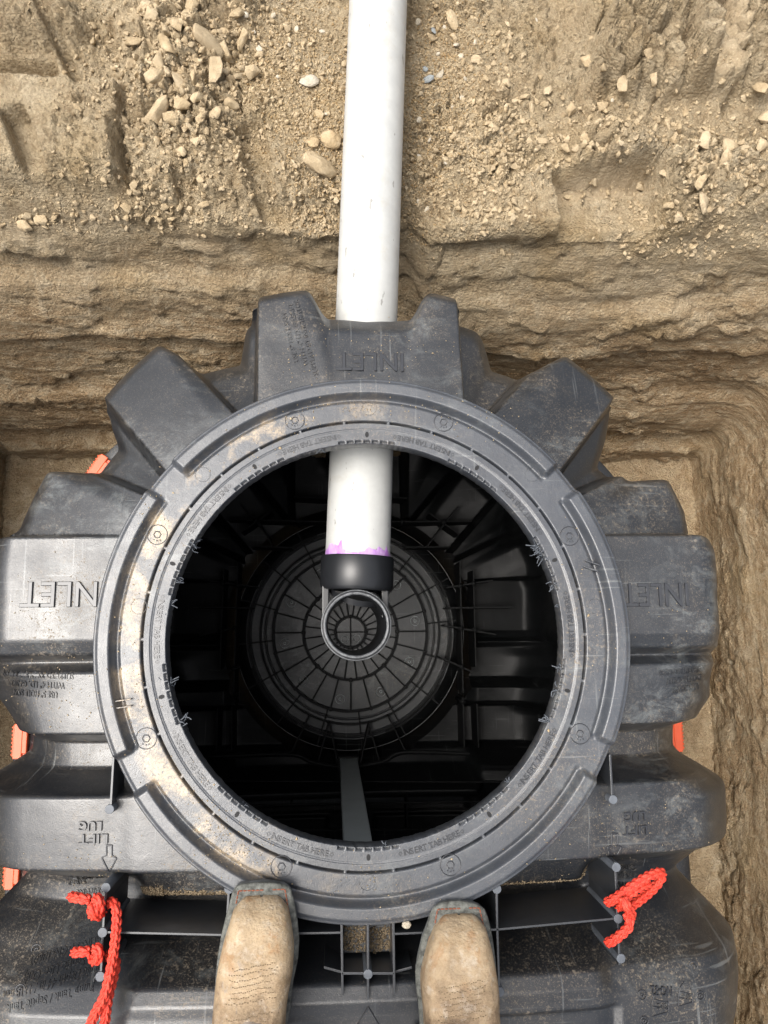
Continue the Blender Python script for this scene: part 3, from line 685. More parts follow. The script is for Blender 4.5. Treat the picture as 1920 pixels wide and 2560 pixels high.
# ---------------------------------------------------------------- the access ring
r_ = np.unique(np.round(np.concatenate([np.arange(.3035, .4105, .00125), [.3045, .3235, .3262, .335, .338, .339]]), 5)); t_ = np.linspace(0, 2*pi, 1800, endpoint=False)
RR, TT = np.meshgrid(r_, t_, indexing='ij')
def arcmask(t, a0, a1, e=.8):
    t = np.degrees(t) % 360; c = ((a0+a1)/2) % 360; h = (a1-a0)/2
    d = np.abs((t-c+180) % 360-180); return sst(h+e, h-e, d)
HOLES = [math.atan2(-(b_-1390), a-795) for a, b_ in ((796, 938), (545, 1013), (371, 1228), (351, 1512), (517, 1755), (793, 1843), (1045, 1757), (1217, 1507), (1215, 1225), (1043, 1018))]
def ring_h(r, t):
    z = np.zeros_like(r)
    z = z-.0012*sst(.3245, .3235, r)-.0014*sst(.0008, .0002, np.abs(r-.3255))     # lip and scribed line
    slot = sst(.0022, .0008, np.abs(r-.3372)); tick = (np.degrees(t) % 12.0); tk = sst(.35, .6, np.minimum(tick, 12-tick))
    z = z-.010*slot*tk
    z = z+.0012*sst(.339, .340, r)
    bead = np.maximum.reduce([arcmask(t, 41.3, 138.0), arcmask(t, 146.2, 204.7), arcmask(t, 213.2, 327.8), arcmask(t, -24, 34)])
    z = z+bead*.012*sst(.3755, .3835, r)-bead*.004*sst(.006, 0, np.abs(r-.3735))
    z = z-.003*sst(.397, .403, r)-.030*sst(.4035, .4105, r)**2
    # pockets cut at the rim beside every small hole
    for h in HOLES:
        for k in range(-3, 4):
            c = h+k*.0435+(.022 if False else 0); d = np.abs((t-c+pi) % (2*pi)-pi)
            if k == 0 or True: z = z-.007*sst(.0165, .0145, d)*sst(.3085, .3075, r)*sst(.3040, .3046, r)
    z += .0006*np.sin(r*0+t*11)*0
    return z
HZ = ring_h(RR, TT)
V = np.column_stack([(RR*np.cos(TT)).ravel(), (RR*np.sin(TT)).ravel(), HZ.ravel()])
inner = [(.3030, -.002), (.3025, -.012), (.3025, -.030), (.309, -.034), (.335, -.034), (.345, -.034)]
outer_ = [(.4120, -.036), (.4120, -.055)]
def ringrow(r, z, jag=0):
    j = jag*fbm(np.column_stack([np.cos(t_)*40, np.sin(t_)*40, 0*t_]), 1, 3); return np.column_stack([(r+j)*np.cos(t_), (r+j)*np.sin(t_), np.full(len(t_), z)])
V = np.vstack([ringrow(.345, -.034), ringrow(.309, -.034, .0005), ringrow(.3022, -.028, .0012), ringrow(.3025, -.012, .0012), ringrow(.3030, -.002, .0008), V]+[ringrow(r, z) for r, z in outer_])
ring = link('access_ring', mesh_np('access_ring', V, grid_faces(len(V)//len(t_), len(t_), wrap=True)), M_ring, tank)
# inside face of the tank top round the hole
bm = bmesh.new(); lathe(bm, [(.335, -.030), (.36, -.040), (.40, -.055)], n=128); bm_link('ring_underside', bm, M_shell_low, tank)
def on_ring(r, t): return (r*math.cos(t), r*math.sin(t), float(ring_h(np.array([r]), np.array([t]))[0]))
# small holes: flat black discs, the shade inside them put into the colour
for h in HOLES:
    x, y, z = on_ring(.3172, h)
    bm = bmesh.new(); v = cyl(bm, (0, 0, -.002), (0, 0, .0004), .0030, n=12)
    bmesh.ops.scale(bm, vec=(1.55, 1, 1), verts=v); bmesh.ops.rotate(bm, verts=v, cent=(0, 0, 0), matrix=Matrix.Rotation(h, 3, 'Z')); bmesh.ops.translate(bm, verts=v, vec=(x, y, z))
    bm_link('hole_shade_disc', bm, M_dark, ring, smooth=False)
def torus(bm, c, R, r, n=40, k=6, sy=1, rz=0):
    t = np.linspace(0, 2*pi, n, endpoint=False); P = np.column_stack([R*np.cos(t), R*sy*np.sin(t)]); ca, sa = math.cos(rz), math.sin(rz)
    rings = []
    for i in range(n):
        d = P[i]/np.linalg.norm(P[i]); row = []
        for j in range(k):
            a = 2*pi*j/k; q = P[i]+d*r*math.cos(a); row.append(bm.verts.new((c[0]+q[0]*ca-q[1]*sa, c[1]+q[0]*sa+q[1]*ca, c[2]+r*math.sin(a))))
        rings.append(row)
    for i in range(n):
        a, b = rings[i], rings[(i+1) % n]
        for j in range(k): bm.faces.new((a[j], b[j], b[(j+1) % k], a[(j+1) % k]))
for a, b_, full_ in ((637, 908, 1), (958, 912, 1), (1230, 1158, 1), (1253, 1585, 1), (973, 1868, 1), (608, 1872, 1), (316, 1595, 1), (340, 1155, 1), (797, 882, 0), (438, 1025, 0), (1150, 1025, 0), (1285, 1310, 0), (300, 1310, 0), (793, 1905, 0)):
    p = at(a, b_, .001); bm = bmesh.new()
    torus(bm, (p[0], p[1], .0014), .0150 if full_ else .0115, .0007 if full_ else .0004)
    if full_:
        torus(bm, (p[0], p[1], .0014), .0055, .0009, n=6)
        for k in range(3): box(bm, (p[0]+.009*math.cos(4.2+k*.5), p[1]+.009*math.sin(4.2+k*.5), .0014), (.0016, .0016, .0012))
    bm_link('date_stamp', bm, M_ring if not full_ else M_text, ring)
for (a, b_), (c_, d_) in (((1262, 1218), (1292, 1228)), ((250, 1522), (285, 1517))):
    p = at(a, b_, .004); q = at(c_, d_, .004); bm = bmesh.new(); v = q-p; an = math.atan2(v[1], v[0]); cxx = (p+q)/2
    for s_ in (-1, 1): box(bm, (cxx[0]-s_*.005*math.sin(an), cxx[1]+s_*.005*math.cos(an), .004), (np.linalg.norm(v), .0018, .010), rz=an)
    bm_link('alignment_mark', bm, M_ring, ring, smooth=False, bev=.0005)
# ---------------------------------------------------------------- moulded lettering
def text_mesh(txt, size, ext=.0012):
    cu = bpy.data.curves.new('lettering', 'FONT'); cu.body = txt; cu.size = size; cu.extrude = ext; cu.align_x = 'CENTER'; cu.align_y = 'CENTER'
    cu.resolution_u = 3; cu.bevel_depth = size*.012; cu.bevel_resolution = 0
    o = bpy.data.objects.new('tmp_text', cu); COL.objects.link(o)
    dg = bpy.context.evaluated_depsgraph_get(); dg.update()
    me = bpy.data.meshes.new_from_object(o.evaluated_get(dg)); bpy.data.objects.remove(o); bpy.data.curves.remove(cu); return me
def lettering(txt, px_, py_, cap_px, rot, z=-.03, parent=None, mat=None, stretch=1, ext=.0028, width_px=None, conform=True):
    if cap_px < 14: ext = min(ext, .0015)
    p = at(px_, py_, z); cap = cap_px/1360.; me = text_mesh(txt, cap/.70, ext)
    co = np.zeros(len(me.vertices)*3); me.vertices.foreach_get('co', co); co = co.reshape(-1, 3)
    if width_px: stretch = (width_px/1360.)/(co[:, 0].max()-co[:, 0].min()+1e-6)
    ca, sa = math.cos(rot), math.sin(rot); x = co[:, 0]*stretch; y = co[:, 1]
    X = p[0]+x*ca-y*sa; Y = p[1]+x*sa+y*ca
    if conform:
        Z = np.array([sz(a, b) for a, b in zip(X, Y)]); Z = Z+co[:, 2]
    else: Z = z+co[:, 2]
    me.vertices.foreach_set('co', np.column_stack([X, Y, Z]).ravel()); me.update()
    return link('lettering', me, mat or (M_shell if cap_px < 17 else M_text), parent or upper, smooth=False)
lettering('INLET', 141, 1281, 52, pi, -.025, width_px=172, ext=.003)
lettering('INLET', 1415, 1282, 50, pi, -.025, width_px=148, ext=.0022)
lettering('INLET', 800, 786, 44, pi, -.04, width_px=152, ext=.0022)
for txt, a, b_ in (('USE 5" HOLE SAW', 80, 1496), ('WITH 4" I.D. GASKET', 82, 1476), ('SUPPLIED BY INFILTRATOR', 88, 1455)): lettering(txt, a, b_, 13, pi-.05, -.06, width_px=len(txt)*6.9)
for txt, a, b_ in (('USE 5" HOLE SAW', 1478, 1485), ('WITH 4" I.D. GASKET', 1474, 1466), ('SUPPLIED BY INFILTRATOR', 1466, 1447)): lettering(txt, a, b_, 13, pi+.06, -.06, width_px=len(txt)*5.2)
for txt, a, b_ in (('USE 5" HOLE SAW', 628, 738), ('WITH 4" I.D. GASKET', 645, 732), ('SUPPLIED BY INFILTRATOR', 662, 738)): lettering(txt, a, b_, 11, math.radians(104), -.05, width_px=len(txt)*8.4, ext=.0012)
lettering('LIFT', 200, 1813, 18, pi, -.02, width_px=58); lettering('LUG', 193, 1785, 18, pi, -.02, width_px=46)
lettering('LIFT', 1376, 1795, 18, pi, -.02, width_px=54); lettering('LUG', 1374, 1764, 18, pi, -.02, width_px=46)
for k, txt in enumerate(('SHIPPING', 'STRAP', 'CENTERLINE')): lettering(txt, (148, 120, 160)[k], (1972, 1950, 1930)[k], 13, pi+.12, -.08, width_px=(62, 44, 72)[k], ext=.0014)
for k, txt in enumerate(('SHIPPING', 'STRAP', 'CENTERLINE')): lettering(txt, (1395, 1405, 1392)[k], (1955, 1930, 1910)[k], 13, pi-.15, -.08, width_px=(56, 40, 66)[k], ext=.0014)
for k, txt in enumerate(('ALIN-TT-GN-1060T', 'For Septic Use Only', 'Liquid Depth 44 in / 1118 mm', 'Pump Tank / Septic Tank')): lettering(txt, (108, 112, 100, 105)[k], (2092, 2115, 2137, 2160)[k], 12, pi+.20, -.05, width_px=(142, 150, 190, 170)[k], ext=.0018)
lettering('NG-32', 1418, 2127, 17, pi-.12, -.06, width_px=46)
lettering('UPC', 1424, 2166, 10, pi-.1, -.05, width_px=22); lettering('UPC', 1480, 2150, 10, pi-.1, -.05, width_px=18)
def outline(name, pts, z, wpx=2.2, closed=True, par=None, mat=None, hgt=.0016):
    P3 = [];
    pts = list(pts)+([pts[0]] if closed else [])
    for (a, b_), (c_, d_) in zip(pts[:-1], pts[1:]):
        for u in np.linspace(0, 1, 8, endpoint=False):
            p = at(a+(c_-a)*u, b_+(d_-b_)*u, z); P3.append((p[0], p[1], sz(p[0], p[1])+hgt*.3))
    p = at(*pts[-1], z); P3.append((p[0], p[1], sz(p[0], p[1])+hgt*.3))
    Vt, Ft = tube_pts(P3, wpx/2720., 6); return link(name, mesh_np(name, Vt, Ft), mat or M_text, par or upper)
outline('arrow_mark', [(228, 1828), (240, 1828), (240, 1850), (250, 1856), (233, 1888), (217, 1856), (228, 1850)], -.02, 3)
outline('arrow_mark', [(1324, 1802), (1337, 1802), (1337, 1828), (1346, 1832), (1331, 1860), (1314, 1832), (1324, 1828)], -.02, 3)
outline('arrow_mark', [(795, 2168), (818, 2208), (806, 2208), (806, 2240), (784, 2240), (784, 2208), (772, 2208)], -.02, 3)
outline('arrow_mark', [(96, 1945), (110, 1930), (112, 1940), (124, 1942), (124, 1952), (112, 1952), (110, 1962)], -.08, 2.4)
for cx_, cy_, s_ in ((1420, 2160, 1.0), (1478, 2146, .85)):
    outline('shield_mark', [(cx_-19*s_, cy_+28*s_), (cx_-19*s_, cy_), (cx_-13*s_, cy_-20*s_), (cx_, cy_-30*s_), (cx_+13*s_, cy_-22*s_), (cx_+19*s_, cy_), (cx_+19*s_, cy_+20*s_)], -.05, 2)
    outline('shield_mark', [(cx_-17*s_, cy_-10*s_), (cx_+18*s_, cy_)], -.05, 1.6, closed=False); outline('shield_mark', [(cx_-19*s_, cy_+5*s_), (cx_+19*s_, cy_+14*s_)], -.05, 1.6, closed=False)
for a, b_, r in ((1380, 2140, 9), (1384, 2195, 8), (1507, 2095, 9), (1513, 2150, 8), (38, 2096, 10), (208, 2128, 11), (33, 2150, 9)):
    p = at(a, b_, -.05); bm = bmesh.new(); torus(bm, (p[0], p[1], sz(p[0], p[1])+.001), r/1360, .0008); torus(bm, (p[0], p[1], sz(p[0], p[1])+.001), r/3800, .0008, n=10); bm_link('date_stamp', bm, M_text, upper)
# words round the hole
def ring_text(tc):
    parts = []
    word = '*INSERT TAB HERE*'; n = len(word); step = .0066/.3165
    widths = {'I': .45, ' ': .5, '*': 1.25}
    ws = [widths.get(c, 1.0) for c in word]; tot = sum(ws); pos = 0
    Vs = []; Fs = []; off = 0
    bm = bmesh.new()
    for c, w_ in zip(word, ws):
        a = tc+(pos+w_/2-tot/2)*step*1.0; pos += w_
        if c == ' ': continue
        r = .3165; rot = a+pi/2+0      # tops of the letters point to the hole
        if c == '*': me = None
        # direction of reading: increasing angle has tops toward the centre
        if me_cache.get(c) is None:
            me_cache[c] = text_mesh(c, .0118, .0010) if c != '*' else None
        m_ = me_cache[c]; Mx = Matrix.Translation((r*math.cos(a), r*math.sin(a), float(ring_h(np.array([r]), np.array([a]))[0]))) @ Matrix.Rotation(rot, 4, 'Z')
        if m_ is None:
            q = [bm.verts.new(Mx @ Vector(p)) for p in ((-.0032, 0, .0009), (0, -.0036, .0009), (.0032, 0, .0009), (0, .0036, .0009))]
            qi = [bm.verts.new(Mx @ Vector(p)) for p in ((-.0020, 0, .0009), (0, -.0022, .0009), (.0020, 0, .0009), (0, .0022, .0009))]
            for k in range(4): bm.faces.new((q[k], q[(k+1) % 4], qi[(k+1) % 4], qi[k]))
        else:
            vs = [bm.verts.new(Mx @ v.co) for v in m_.vertices]
            for p in m_.polygons:
                try: bm.faces.new([vs[i] for i in p.vertices])
                except ValueError: pass
    return bm_link('lettering', bm, M_text, ring, smooth=False)
me_cache = {}
hs_ = sorted([h % (2*pi) for h in HOLES])
for i in range(10):
    a = hs_[i]; b_ = hs_[(i+1) % 10]+(2*pi if i == 9 else 0); ring_text((a+b_)/2)
# ragged plastic shavings left by the saw
shv = []
for a, b_, n, sp in ((430, 1183, 9, 14), (395, 1253, 8, 10), (372, 1305, 8, 12), (376, 1475, 9, 12), (400, 1552, 10, 12), (1155, 1185, 16, 14), (1165, 1205, 8, 10), (1192, 1265, 6, 8), (1212, 1305, 5, 6), (1217, 1445, 9, 10), (1195, 1490, 8, 12), (1178, 1555, 10, 12), (1100, 1690, 5, 6), (830, 1822, 4, 8), (505, 1765, 4, 6), (690, 950, 4, 6)):
    p = at(a, b_, -.01); VV = []; FF = []; off = 0
    for k in range(n):
        t0 = math.atan2(p[1], p[0])+rng.normal()*sp/2200.; ro = .305; d = -1.0
        s_ = np.array([ro*math.cos(t0), ro*math.sin(t0), -.004-rng.random()*.008]); ln = rng.uniform(.4, 1.)*sp/700.
        dr = np.array([-math.cos(t0), -math.sin(t0), rng.normal()*.6])+rng.normal(size=3)*.7; dr /= np.linalg.norm(dr)
        c2 = s_+dr*ln*.5+rng.normal(size=3)*.002; e_ = s_+dr*ln+rng.normal(size=3)*.003
        pts, _ = spline([s_, c2, e_], 6); Vt, Ft = tube_pts(pts, .0005+.0005*rng.random(), 4); VV.append(Vt); FF.append(Ft+off); off += len(Vt)
    link('cut_shaving', mesh_np('cut_shaving', np.concatenate(VV), np.concatenate(FF)), M_fin, ring)
# ---------------------------------------------------------------- outside stiffening fins with their round nodes
def fin(pts, nodes=(), ztop=-.004, depth=.11, th_=.0034, extra=0):
    """upright plate through the measured points; nodes are round pins on its top edge"""
    bm = bmesh.new(); W = [at(a, b_, ztop) for a, b_ in pts]
    for p, q in zip(W[:-1], W[1:]):
        v = q-p; Ln = np.hypot(v[0], v[1]); an = math.atan2(v[1], v[0]); c = (p+q)/2
        n = max(2, int(Ln/.02)); 
        box(bm, (c[0], c[1], ztop-depth/2), (Ln, th_, depth), rz=an)
    o = bm_link('stiffening_fin', bm, M_fin, tank, smooth=False, bev=.0006); o.data.materials.clear(); o.data.materials.append(M_plate)
    for a, b_ in nodes:
        p = at(a, b_, ztop); b2 = bmesh.new(); cyl(b2, (p[0], p[1], ztop-depth), (p[0], p[1], ztop+.0016), .0066, n=20); bm_link('fin_node', b2, M_fin, o, smooth=False, bev=.0008)
    return o
fin([(232, 1908), (226, 1950), (222, 2015), (217, 2120)], [(229, 1917), (222, 2014), (217, 2109)], depth=.12)
fin([(1329, 1862), (1333, 1950), (1339, 2085)], [(1331, 1873), (1335, 1984), (1341, 2070)], depth=.12)
fin([(245, 1635), (238, 1758)], [(237, 1748)], ztop=-.006, depth=.06); fin([(1318, 1630), (1324, 1738)], [(1324, 1727)], ztop=-.006, depth=.06)
fin([(1073, 1910), (1074, 2000), (1079, 2155)], [(1073, 1920), (1079, 2142)], depth=.15)
fin([(495, 1910), (490, 2000), (484, 2155)], [(495, 1920), (484, 2142)], depth=.15)
fin([(222, 2014), (480, 2020), (738, 2015)], depth=.13, th_=.003); fin([(1335, 1984), (1077, 2008), (850, 2018)], depth=.13, th_=.003)
fin([(738, 1988), (740, 2150)], depth=.15); fin([(850, 1988), (852, 2150)], depth=.15); fin([(795, 1990), (795, 2160)], [(795, 2104)], depth=.15)
fin([(738, 2103), (852, 2103)], depth=.14); fin([(700, 2090), (738, 2100)], ztop=-.02, depth=.10); fin([(890, 2090), (852, 2100)], ztop=-.02, depth=.10)
# shelf across the box between the fins
a = at(741, 1990, -.05); b_ = at(849, 2060, -.05); bm = bmesh.new(); box(bm, ((a[0]+b_[0])/2, (a[1]+b_[1])/2, -.066), (b_[0]-a[0], a[1]-b_[1], .02)); bm_link('fin_shelf', bm, M_shell, tank, smooth=False, bev=.002)
# ---------------------------------------------------------------- inside: the ribbed round panel on the tank floor and its fins
ZB0 = -1.195
def panel():
    r = np.concatenate([np.arange(.002, .405, .0018)]); t = np.linspace(0, 2*pi, 720, endpoint=False); R, T = np.meshgrid(r, t, indexing='ij')
    z = np.zeros_like(R)
    z += .006*sst(.0035, .0015, np.abs(R-.0475)); z += .008*sst(.0035, .0015, np.abs(R-.145)); z += .010*sst(.004, .0015, np.abs(R-.239))
    z -= .014*sst(.003, .001, np.abs(R-.263)); z += .010*sst(.305, .308, R); z += .012*sst(.003, .001, np.abs(R-.277))
    z += .014*sst(.004, .002, np.abs(R-.318))*sst(0, .1, .25+np.cos(4*T+.4)); z -= .04*sst(.352, .358, R); z += .02*sst(.004, .001, np.abs(R-.356))
    return link('floor_panel', mesh_np('floor_panel', np.column_stack([(R*np.cos(T)).ravel(), (R*np.sin(T)).ravel(), (z+ZB0).ravel()]), grid_faces(len(r), len(t), True)), M_panel, tank)
M_panel = plastic('floor_panel_plastic', base=(.048, .051, .054), rough=.38, dust=.25, haze=.6, scratch=.3)
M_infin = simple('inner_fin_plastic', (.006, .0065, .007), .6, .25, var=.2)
pan = panel()
bm = bmesh.new()
def radial(bm, a, r0, r1, h=.014, t=.0035, z=ZB0):
    c = (r0+r1)/2; box(bm, (c*math.cos(a), c*math.sin(a), z+h/2), (r1-r0, t, h), rz=a)
for k in range(24): radial(bm, 2*pi*k/24, .145, .239, .013, .0048)
for k in range(24): radial(bm, 2*pi*(k+.5)/24, .050, .145, .011, .0045)
for k in range(16): radial(bm, 2*pi*(k+.25)/16, .239, .352, .016, .0045)
box(bm, (0, 0, ZB0+.006), (.095, .0035, .012)); box(bm, (0, 0, ZB0+.006), (.0035, .095, .012))
bm_link('radial_ribs', bm, M_infin, pan, smooth=False, bev=.0004)
for R_, w_, h_ in ((.0475, .0045, .012), (.145, .005, .014), (.239, .006, .016), (.277, .004, .015), (.318, .006, .022)):
    bm = bmesh.new(); lathe(bm, [(R_-w_/2, -.002), (R_-w_/2, h_), (R_+w_/2, h_), (R_+w_/2, -.002)], c=(0, 0, ZB0), n=160); bm_link('ring_rib', bm, M_infin, pan, smooth=False)
bm = bmesh.new(); lathe(bm, [(.307, .0125), (.352, .0125), (.356, -.02), (.405, -.028), (.47, -.050)], c=(0, 0, ZB0), n=160); bm_link('panel_surround_shade', bm, M_shell_low, pan)  # dark sheet laid over the panel's outer zone, shade put into its colour
def pins(R, n, ph, r=.006, h=.018):
    for k in range(n):
        a = 2*pi*(k+ph)/n; bm = bmesh.new(); cyl(bm, (R*math.cos(a), R*math.sin(a), ZB0-.002), (R*math.cos(a), R*math.sin(a), ZB0+h), r, n=14); bm_link('rib_pin', bm, M_infin, pan, bev=.001)
pins(.239, 12, .5); pins(.145, 8, 0, .007); pins(.0475, 4, .0, .006)
for k in range(10):
    a = 2*pi*(k+.25)/10; bm = bmesh.new(); p = (.205*math.cos(a), .205*math.sin(a), ZB0+.0014); torus(bm, p, .014, .0011); torus(bm, p, .004, .0016, n=8); bm_link('date_stamp', bm, M_post, pan)
for p in ((.02, .02), (-.018, .022)):
    bm = bmesh.new(); torus(bm, (p[0], -p[1], ZB0+.0014), .011, .0010); bm_link('date_stamp', bm, M_post, pan)
# fins and pins standing on the floor outside the panel, mirrored left and right
def infin(p, q, ztop=-1.10, dep=.10, nodes=()):
    P0 = at(*p, ztop); P1 = at(*q, ztop); v = P1-P0; bm = bmesh.new(); box(bm, ((P0[0]+P1[0])/2, (P0[1]+P1[1])/2, ztop-dep/2), (np.hypot(v[0], v[1]), .004, dep), rz=math.atan2(v[1], v[0]))
    o = bm_link('inner_fin', bm, M_infin, tank, smooth=False)
    for n in nodes:
        c = at(*n, ztop); b2 = bmesh.new(); cyl(b2, (c[0], c[1], ztop-dep), (c[0], c[1], ztop+.004), .0075, n=14); bm_link('fin_node', b2, M_infin, o)
sc_ = .5546/1.1573
def ci(x, y): return (480/1.1573+x*sc_, 1100/1.1573+y*sc_)
for l in (((160, 357), (605, 368), ((287, 362), (478, 365))), ((890, 368), (1262, 366), ((948, 368), (1135, 368))), ((262, 477), (445, 485), ()), ((965, 482), (1160, 481), ()), ((220, 290), (350, 435), ()), ((300, 365), (360, 475), ()), ((220, 415), (360, 320), ()), ((1070, 330), (1205, 425), ()), ((1200, 300), (1060, 480), ()), ((458, 255), (610, 262), ()), ((890, 258), (975, 262), ()),
          ((143, 582), (125, 1035), ((138, 645), (128, 860))), ((207, 550), (186, 1145), ((203, 657), (193, 848), (188, 1030))), ((50, 630), (290, 662), ()), ((0, 752), (268, 757), ()), ((30, 880), (195, 846), ()), ((135, 1055), (215, 1020), ()),
          ((1268, 587), (1280, 1025), ((1271, 647), (1276, 855))), ((1208, 550), (1222, 1135), ((1211, 657), (1213, 848), (1217, 1022))), ((1355, 632), (1150, 665), ()), ((1455, 753), (1150, 757), ()), ((1370, 877), (1140, 836), ()), ((1270, 1048), (1120, 980), ()),
          ((180, 1160), (178, 1400), ((181, 1190),)), ((1222, 1160), (1228, 1385), ((1222, 1180),)), ((115, 1190), (110, 1400), ()), ((1285, 1190), (1292, 1385), ())):
    infin(ci(*l[0]), ci(*l[1]), nodes=[ci(*n) for n in l[2]])
c2 = lambda x, y: (480/1.1573+x*sc_, 1700/1.1573+y*sc_)
for l in (((437, 400), (447, 560)), ((968, 395), (972, 670)), ((525, 170), (450, 325)), ((615, 200), (570, 365)), ((620, 195), (660, 395)), ((800, 195), (755, 390)), ((800, 210), (845, 365)), ((885, 165), (965, 325))): infin(c2(*l[0]), c2(*l[1]), ztop=-1.13, dep=.07, nodes=(c2(*l[0]),) if l[0][0] in (437, 968) else ())
bm = bmesh.new(); a = at(*c2(455, 328), -1.12); b_ = at(*c2(960, 325), -1.12)
# a bowed rib joining the fins, and ledges across the floor
pts = [at(*c2(x_, y_), -1.13) for x_, y_ in ((20, 350), (430, 335), (540, 370), (660, 392), (760, 388), (870, 365), (970, 325), (1400, 340))]
P3, _ = spline(pts, 80); Vt, Ft = tube_pts(P3, .006, 8); link('inner_fin', mesh_np('inner_fin', Vt, Ft), M_infin, tank)
for y0, y1 in ((455, 460), (572, 545), (680, 672)):
    P3, _ = spline([at(*c2(-100, y0), -1.0), at(*c2(600, (y0+y1)/2), -1.0), at(*c2(1500, y1), -1.0)], 20); Vt, Ft = tube_pts(P3, .003, 6); link('inner_fin', mesh_np('inner_fin', Vt, Ft), M_infin, tank)
# grey post standing on the floor, reaching to the roof in front of the hole
bm = bmesh.new(); p = at(753, 1640, -1.10); p2 = at(785, 1840, -.06)
box(bm, (p[0], p[1]-.012, -.59), (.052, .030, 1.06)); post = bm_link('support_post', bm, M_post, tank, smooth=False, bev=.004)
tag(post, 'pale grey upright post inside the tank below the front edge of the hole')
bm = bmesh.new(); box(bm, (p[0], p[1]-.012, -1.12), (.062, .040, .05)); bm_link('post_socket', bm, M_infin, tank, smooth=False, bev=.003)
# ================================================================== white drain pipe with its black tee
pp = empty('drain_pipe', (-.008, .16, -.165))
tag(pp, 'white plastic drain pipe running across the bench into the tank, ending in a black tee', 'pipe')
PA = np.array([-.0110, .104, -.168]); PB = np.array([.0385, 1.30, -.150]); PBf = PA+(PB-PA)*1.9
M_pipe, t, b = new_mat('white_pvc'); N = NB(t); v = N.coord()
c = N.mix(N.mr(N.noise(v, 30, 5), .35, .7), (.46, .465, .45), (.52, .525, .505))
c = N.mix(N.math('MULTIPLY', N.mr(N.noise(N.coord((1, .3, 1)), 75, 3, .6), .675, .70), .55), c, (.13, .12, .10))
c = N.mix(N.math('MULTIPLY', N.mr(N.noise(v, 9, 8, .78), .53, .66), .30), c, (.40, .34, .25))
N.l(c, b.inputs['Base Color']); b.inputs['Roughness'].default_value = .45; b.inputs['Specular IOR Level'].default_value = .3
N.l(N.bump(N.noise(N.coord((60, 3, 60)), 3, 3), .08, .001), b.inputs['Normal'])
M_prime, t, b = new_mat('purple_primer'); N = NB(t)
N.l(N.mix(N.mr(N.noise(N.coord((1, .4, 1)), 70, 5, .7), .35, .7), (.42, .16, .56), (.62, .48, .68)), b.inputs['Base Color']); b.inputs['Roughness'].default_value = .3
R_P = .0572
ax3 = (PBf-PA)/np.linalg.norm(PBf-PA); side3 = np.cross(ax3, [0, 0, 1]); side3 /= np.linalg.norm(side3); up3 = np.cross(side3, ax3)
def along(s, a, r): return PA+ax3*s+r*(math.sin(a)*up3+math.cos(a)*side3)
ss = np.linspace(-.02, 2.1, 90); bm = bmesh.new()
V = np.array([along(s, a, R_P) for s in ss for a in np.linspace(0, 2*pi, 72, endpoint=False)])
link('pipe_wall', mesh_np('pipe_wall', V, grid_faces(90, 72, True)), M_pipe, pp)
# primer: ragged collar of purple just above the hub
def primer_len(a):
    d = math.degrees(a)        # 0 = right side, 90 = top, 180 = left
    l = .004+.004*abs(perlin(np.array([[a*6, 1.5, 2.]]))[0])
    tab = [(-30, .004), (20, .012), (33, .040), (37, .018), (45, .022), (53, .034), (58, .018), (68, .020), (74, .028), (80, .010), (90, .003), (104, .004), (112, .010), (118, .016), (121, .050), (124, .052), (128, .028), (136, .034), (150, .040), (160, .020), (185, .010), (210, .004)]
    return max(.001, np.interp(d, [q[0] for q in tab], [q[1] for q in tab])*.42+.45*l)
aa = np.linspace(math.radians(-30), math.radians(210), 260); ln = [primer_len(a)+.0016*perlin(np.array([[a*30, 0.3, 7.]]))[0] for a in aa]
V = []
for k in range(5):
    for a, l in zip(aa, ln): V.append(along(.034+l*k/4, a, R_P+(.0006 if k < 4 else .0001)))
link('primer_stain', mesh_np('primer_stain', V, grid_faces(5, len(aa))), M_prime, pp)
tee = empty('pipe_tee', (0, 0, 0), pp); tee.matrix_parent_inverse = Matrix.Translation([-c for c in pp.location]); 
# hub round the pipe end
bm = bmesh.new(); n = 72; prof = [(.034, R_P+.0005), (.034, .0632), (.032, .0645), (-.018, .0645), (-.0245, .060), (-.026, .054)]
rings = [[bm.verts.new(along(s, 2*pi*k/n, r)) for k in range(n)] for s, r in prof]
for q0, q1 in zip(rings[:-1], rings[1:]):
    for k in range(n): bm.faces.new((q0[k], q0[(k+1) % n], q1[(k+1) % n], q1[k]))
hub = bm_link('hub', bm, M_gloss, tee)
try: hub.data.set_sharp_from_angle(angle=math.radians(35))
except Exception: pass
# tee body: short neck, side webs, upright open tube
TC = at(770, 1350, -.098); TC = (float(TC[0]), float(TC[1]))
bm = bmesh.new(); p0 = along(-.022, 0, 0); cyl(bm, (p0-[0, 0, .012]).tolist(), (TC[0], TC[1]+.054, -.185), .0490, n=48, caps=False)
bm_link('neck', bm, M_gloss, tee)
for s_ in (-1, 1):
    bm = bmesh.new(); x0 = TC[0]+s_*.0515; box(bm, (x0, TC[1]+.045, -.172), (.012, .066, .05)); bm_link('side_web', bm, M_gloss, tee, smooth=False, bev=.002)
bm = bmesh.new(); lathe(bm, [(.0490, -.26), (.0490, -.012), (.0497, -.003), (.0522, 0), (.0540, -.001), (.0548, -.004), (.0548, -.006), (.0570, -.007), (.0584, -.010), (.0584, -.030), (.0565, -.040), (.0565, -.26), (.0490, -.26)], c=(TC[0], TC[1], -.098), n=96)
tube = bm_link('upright_tube', bm, M_gloss, tee)
try: tube.data.set_sharp_from_angle(angle=math.radians(40))
except Exception: pass
bm = bmesh.new(); lathe(bm, [(.0500, -.0018), (.0512, .0006), (.0530, .0012), (.0544, .0004), (.0548, -.0016)], c=(TC[0], TC[1], -.098), n=96); bm_link('rim', bm, M_rim, tee)
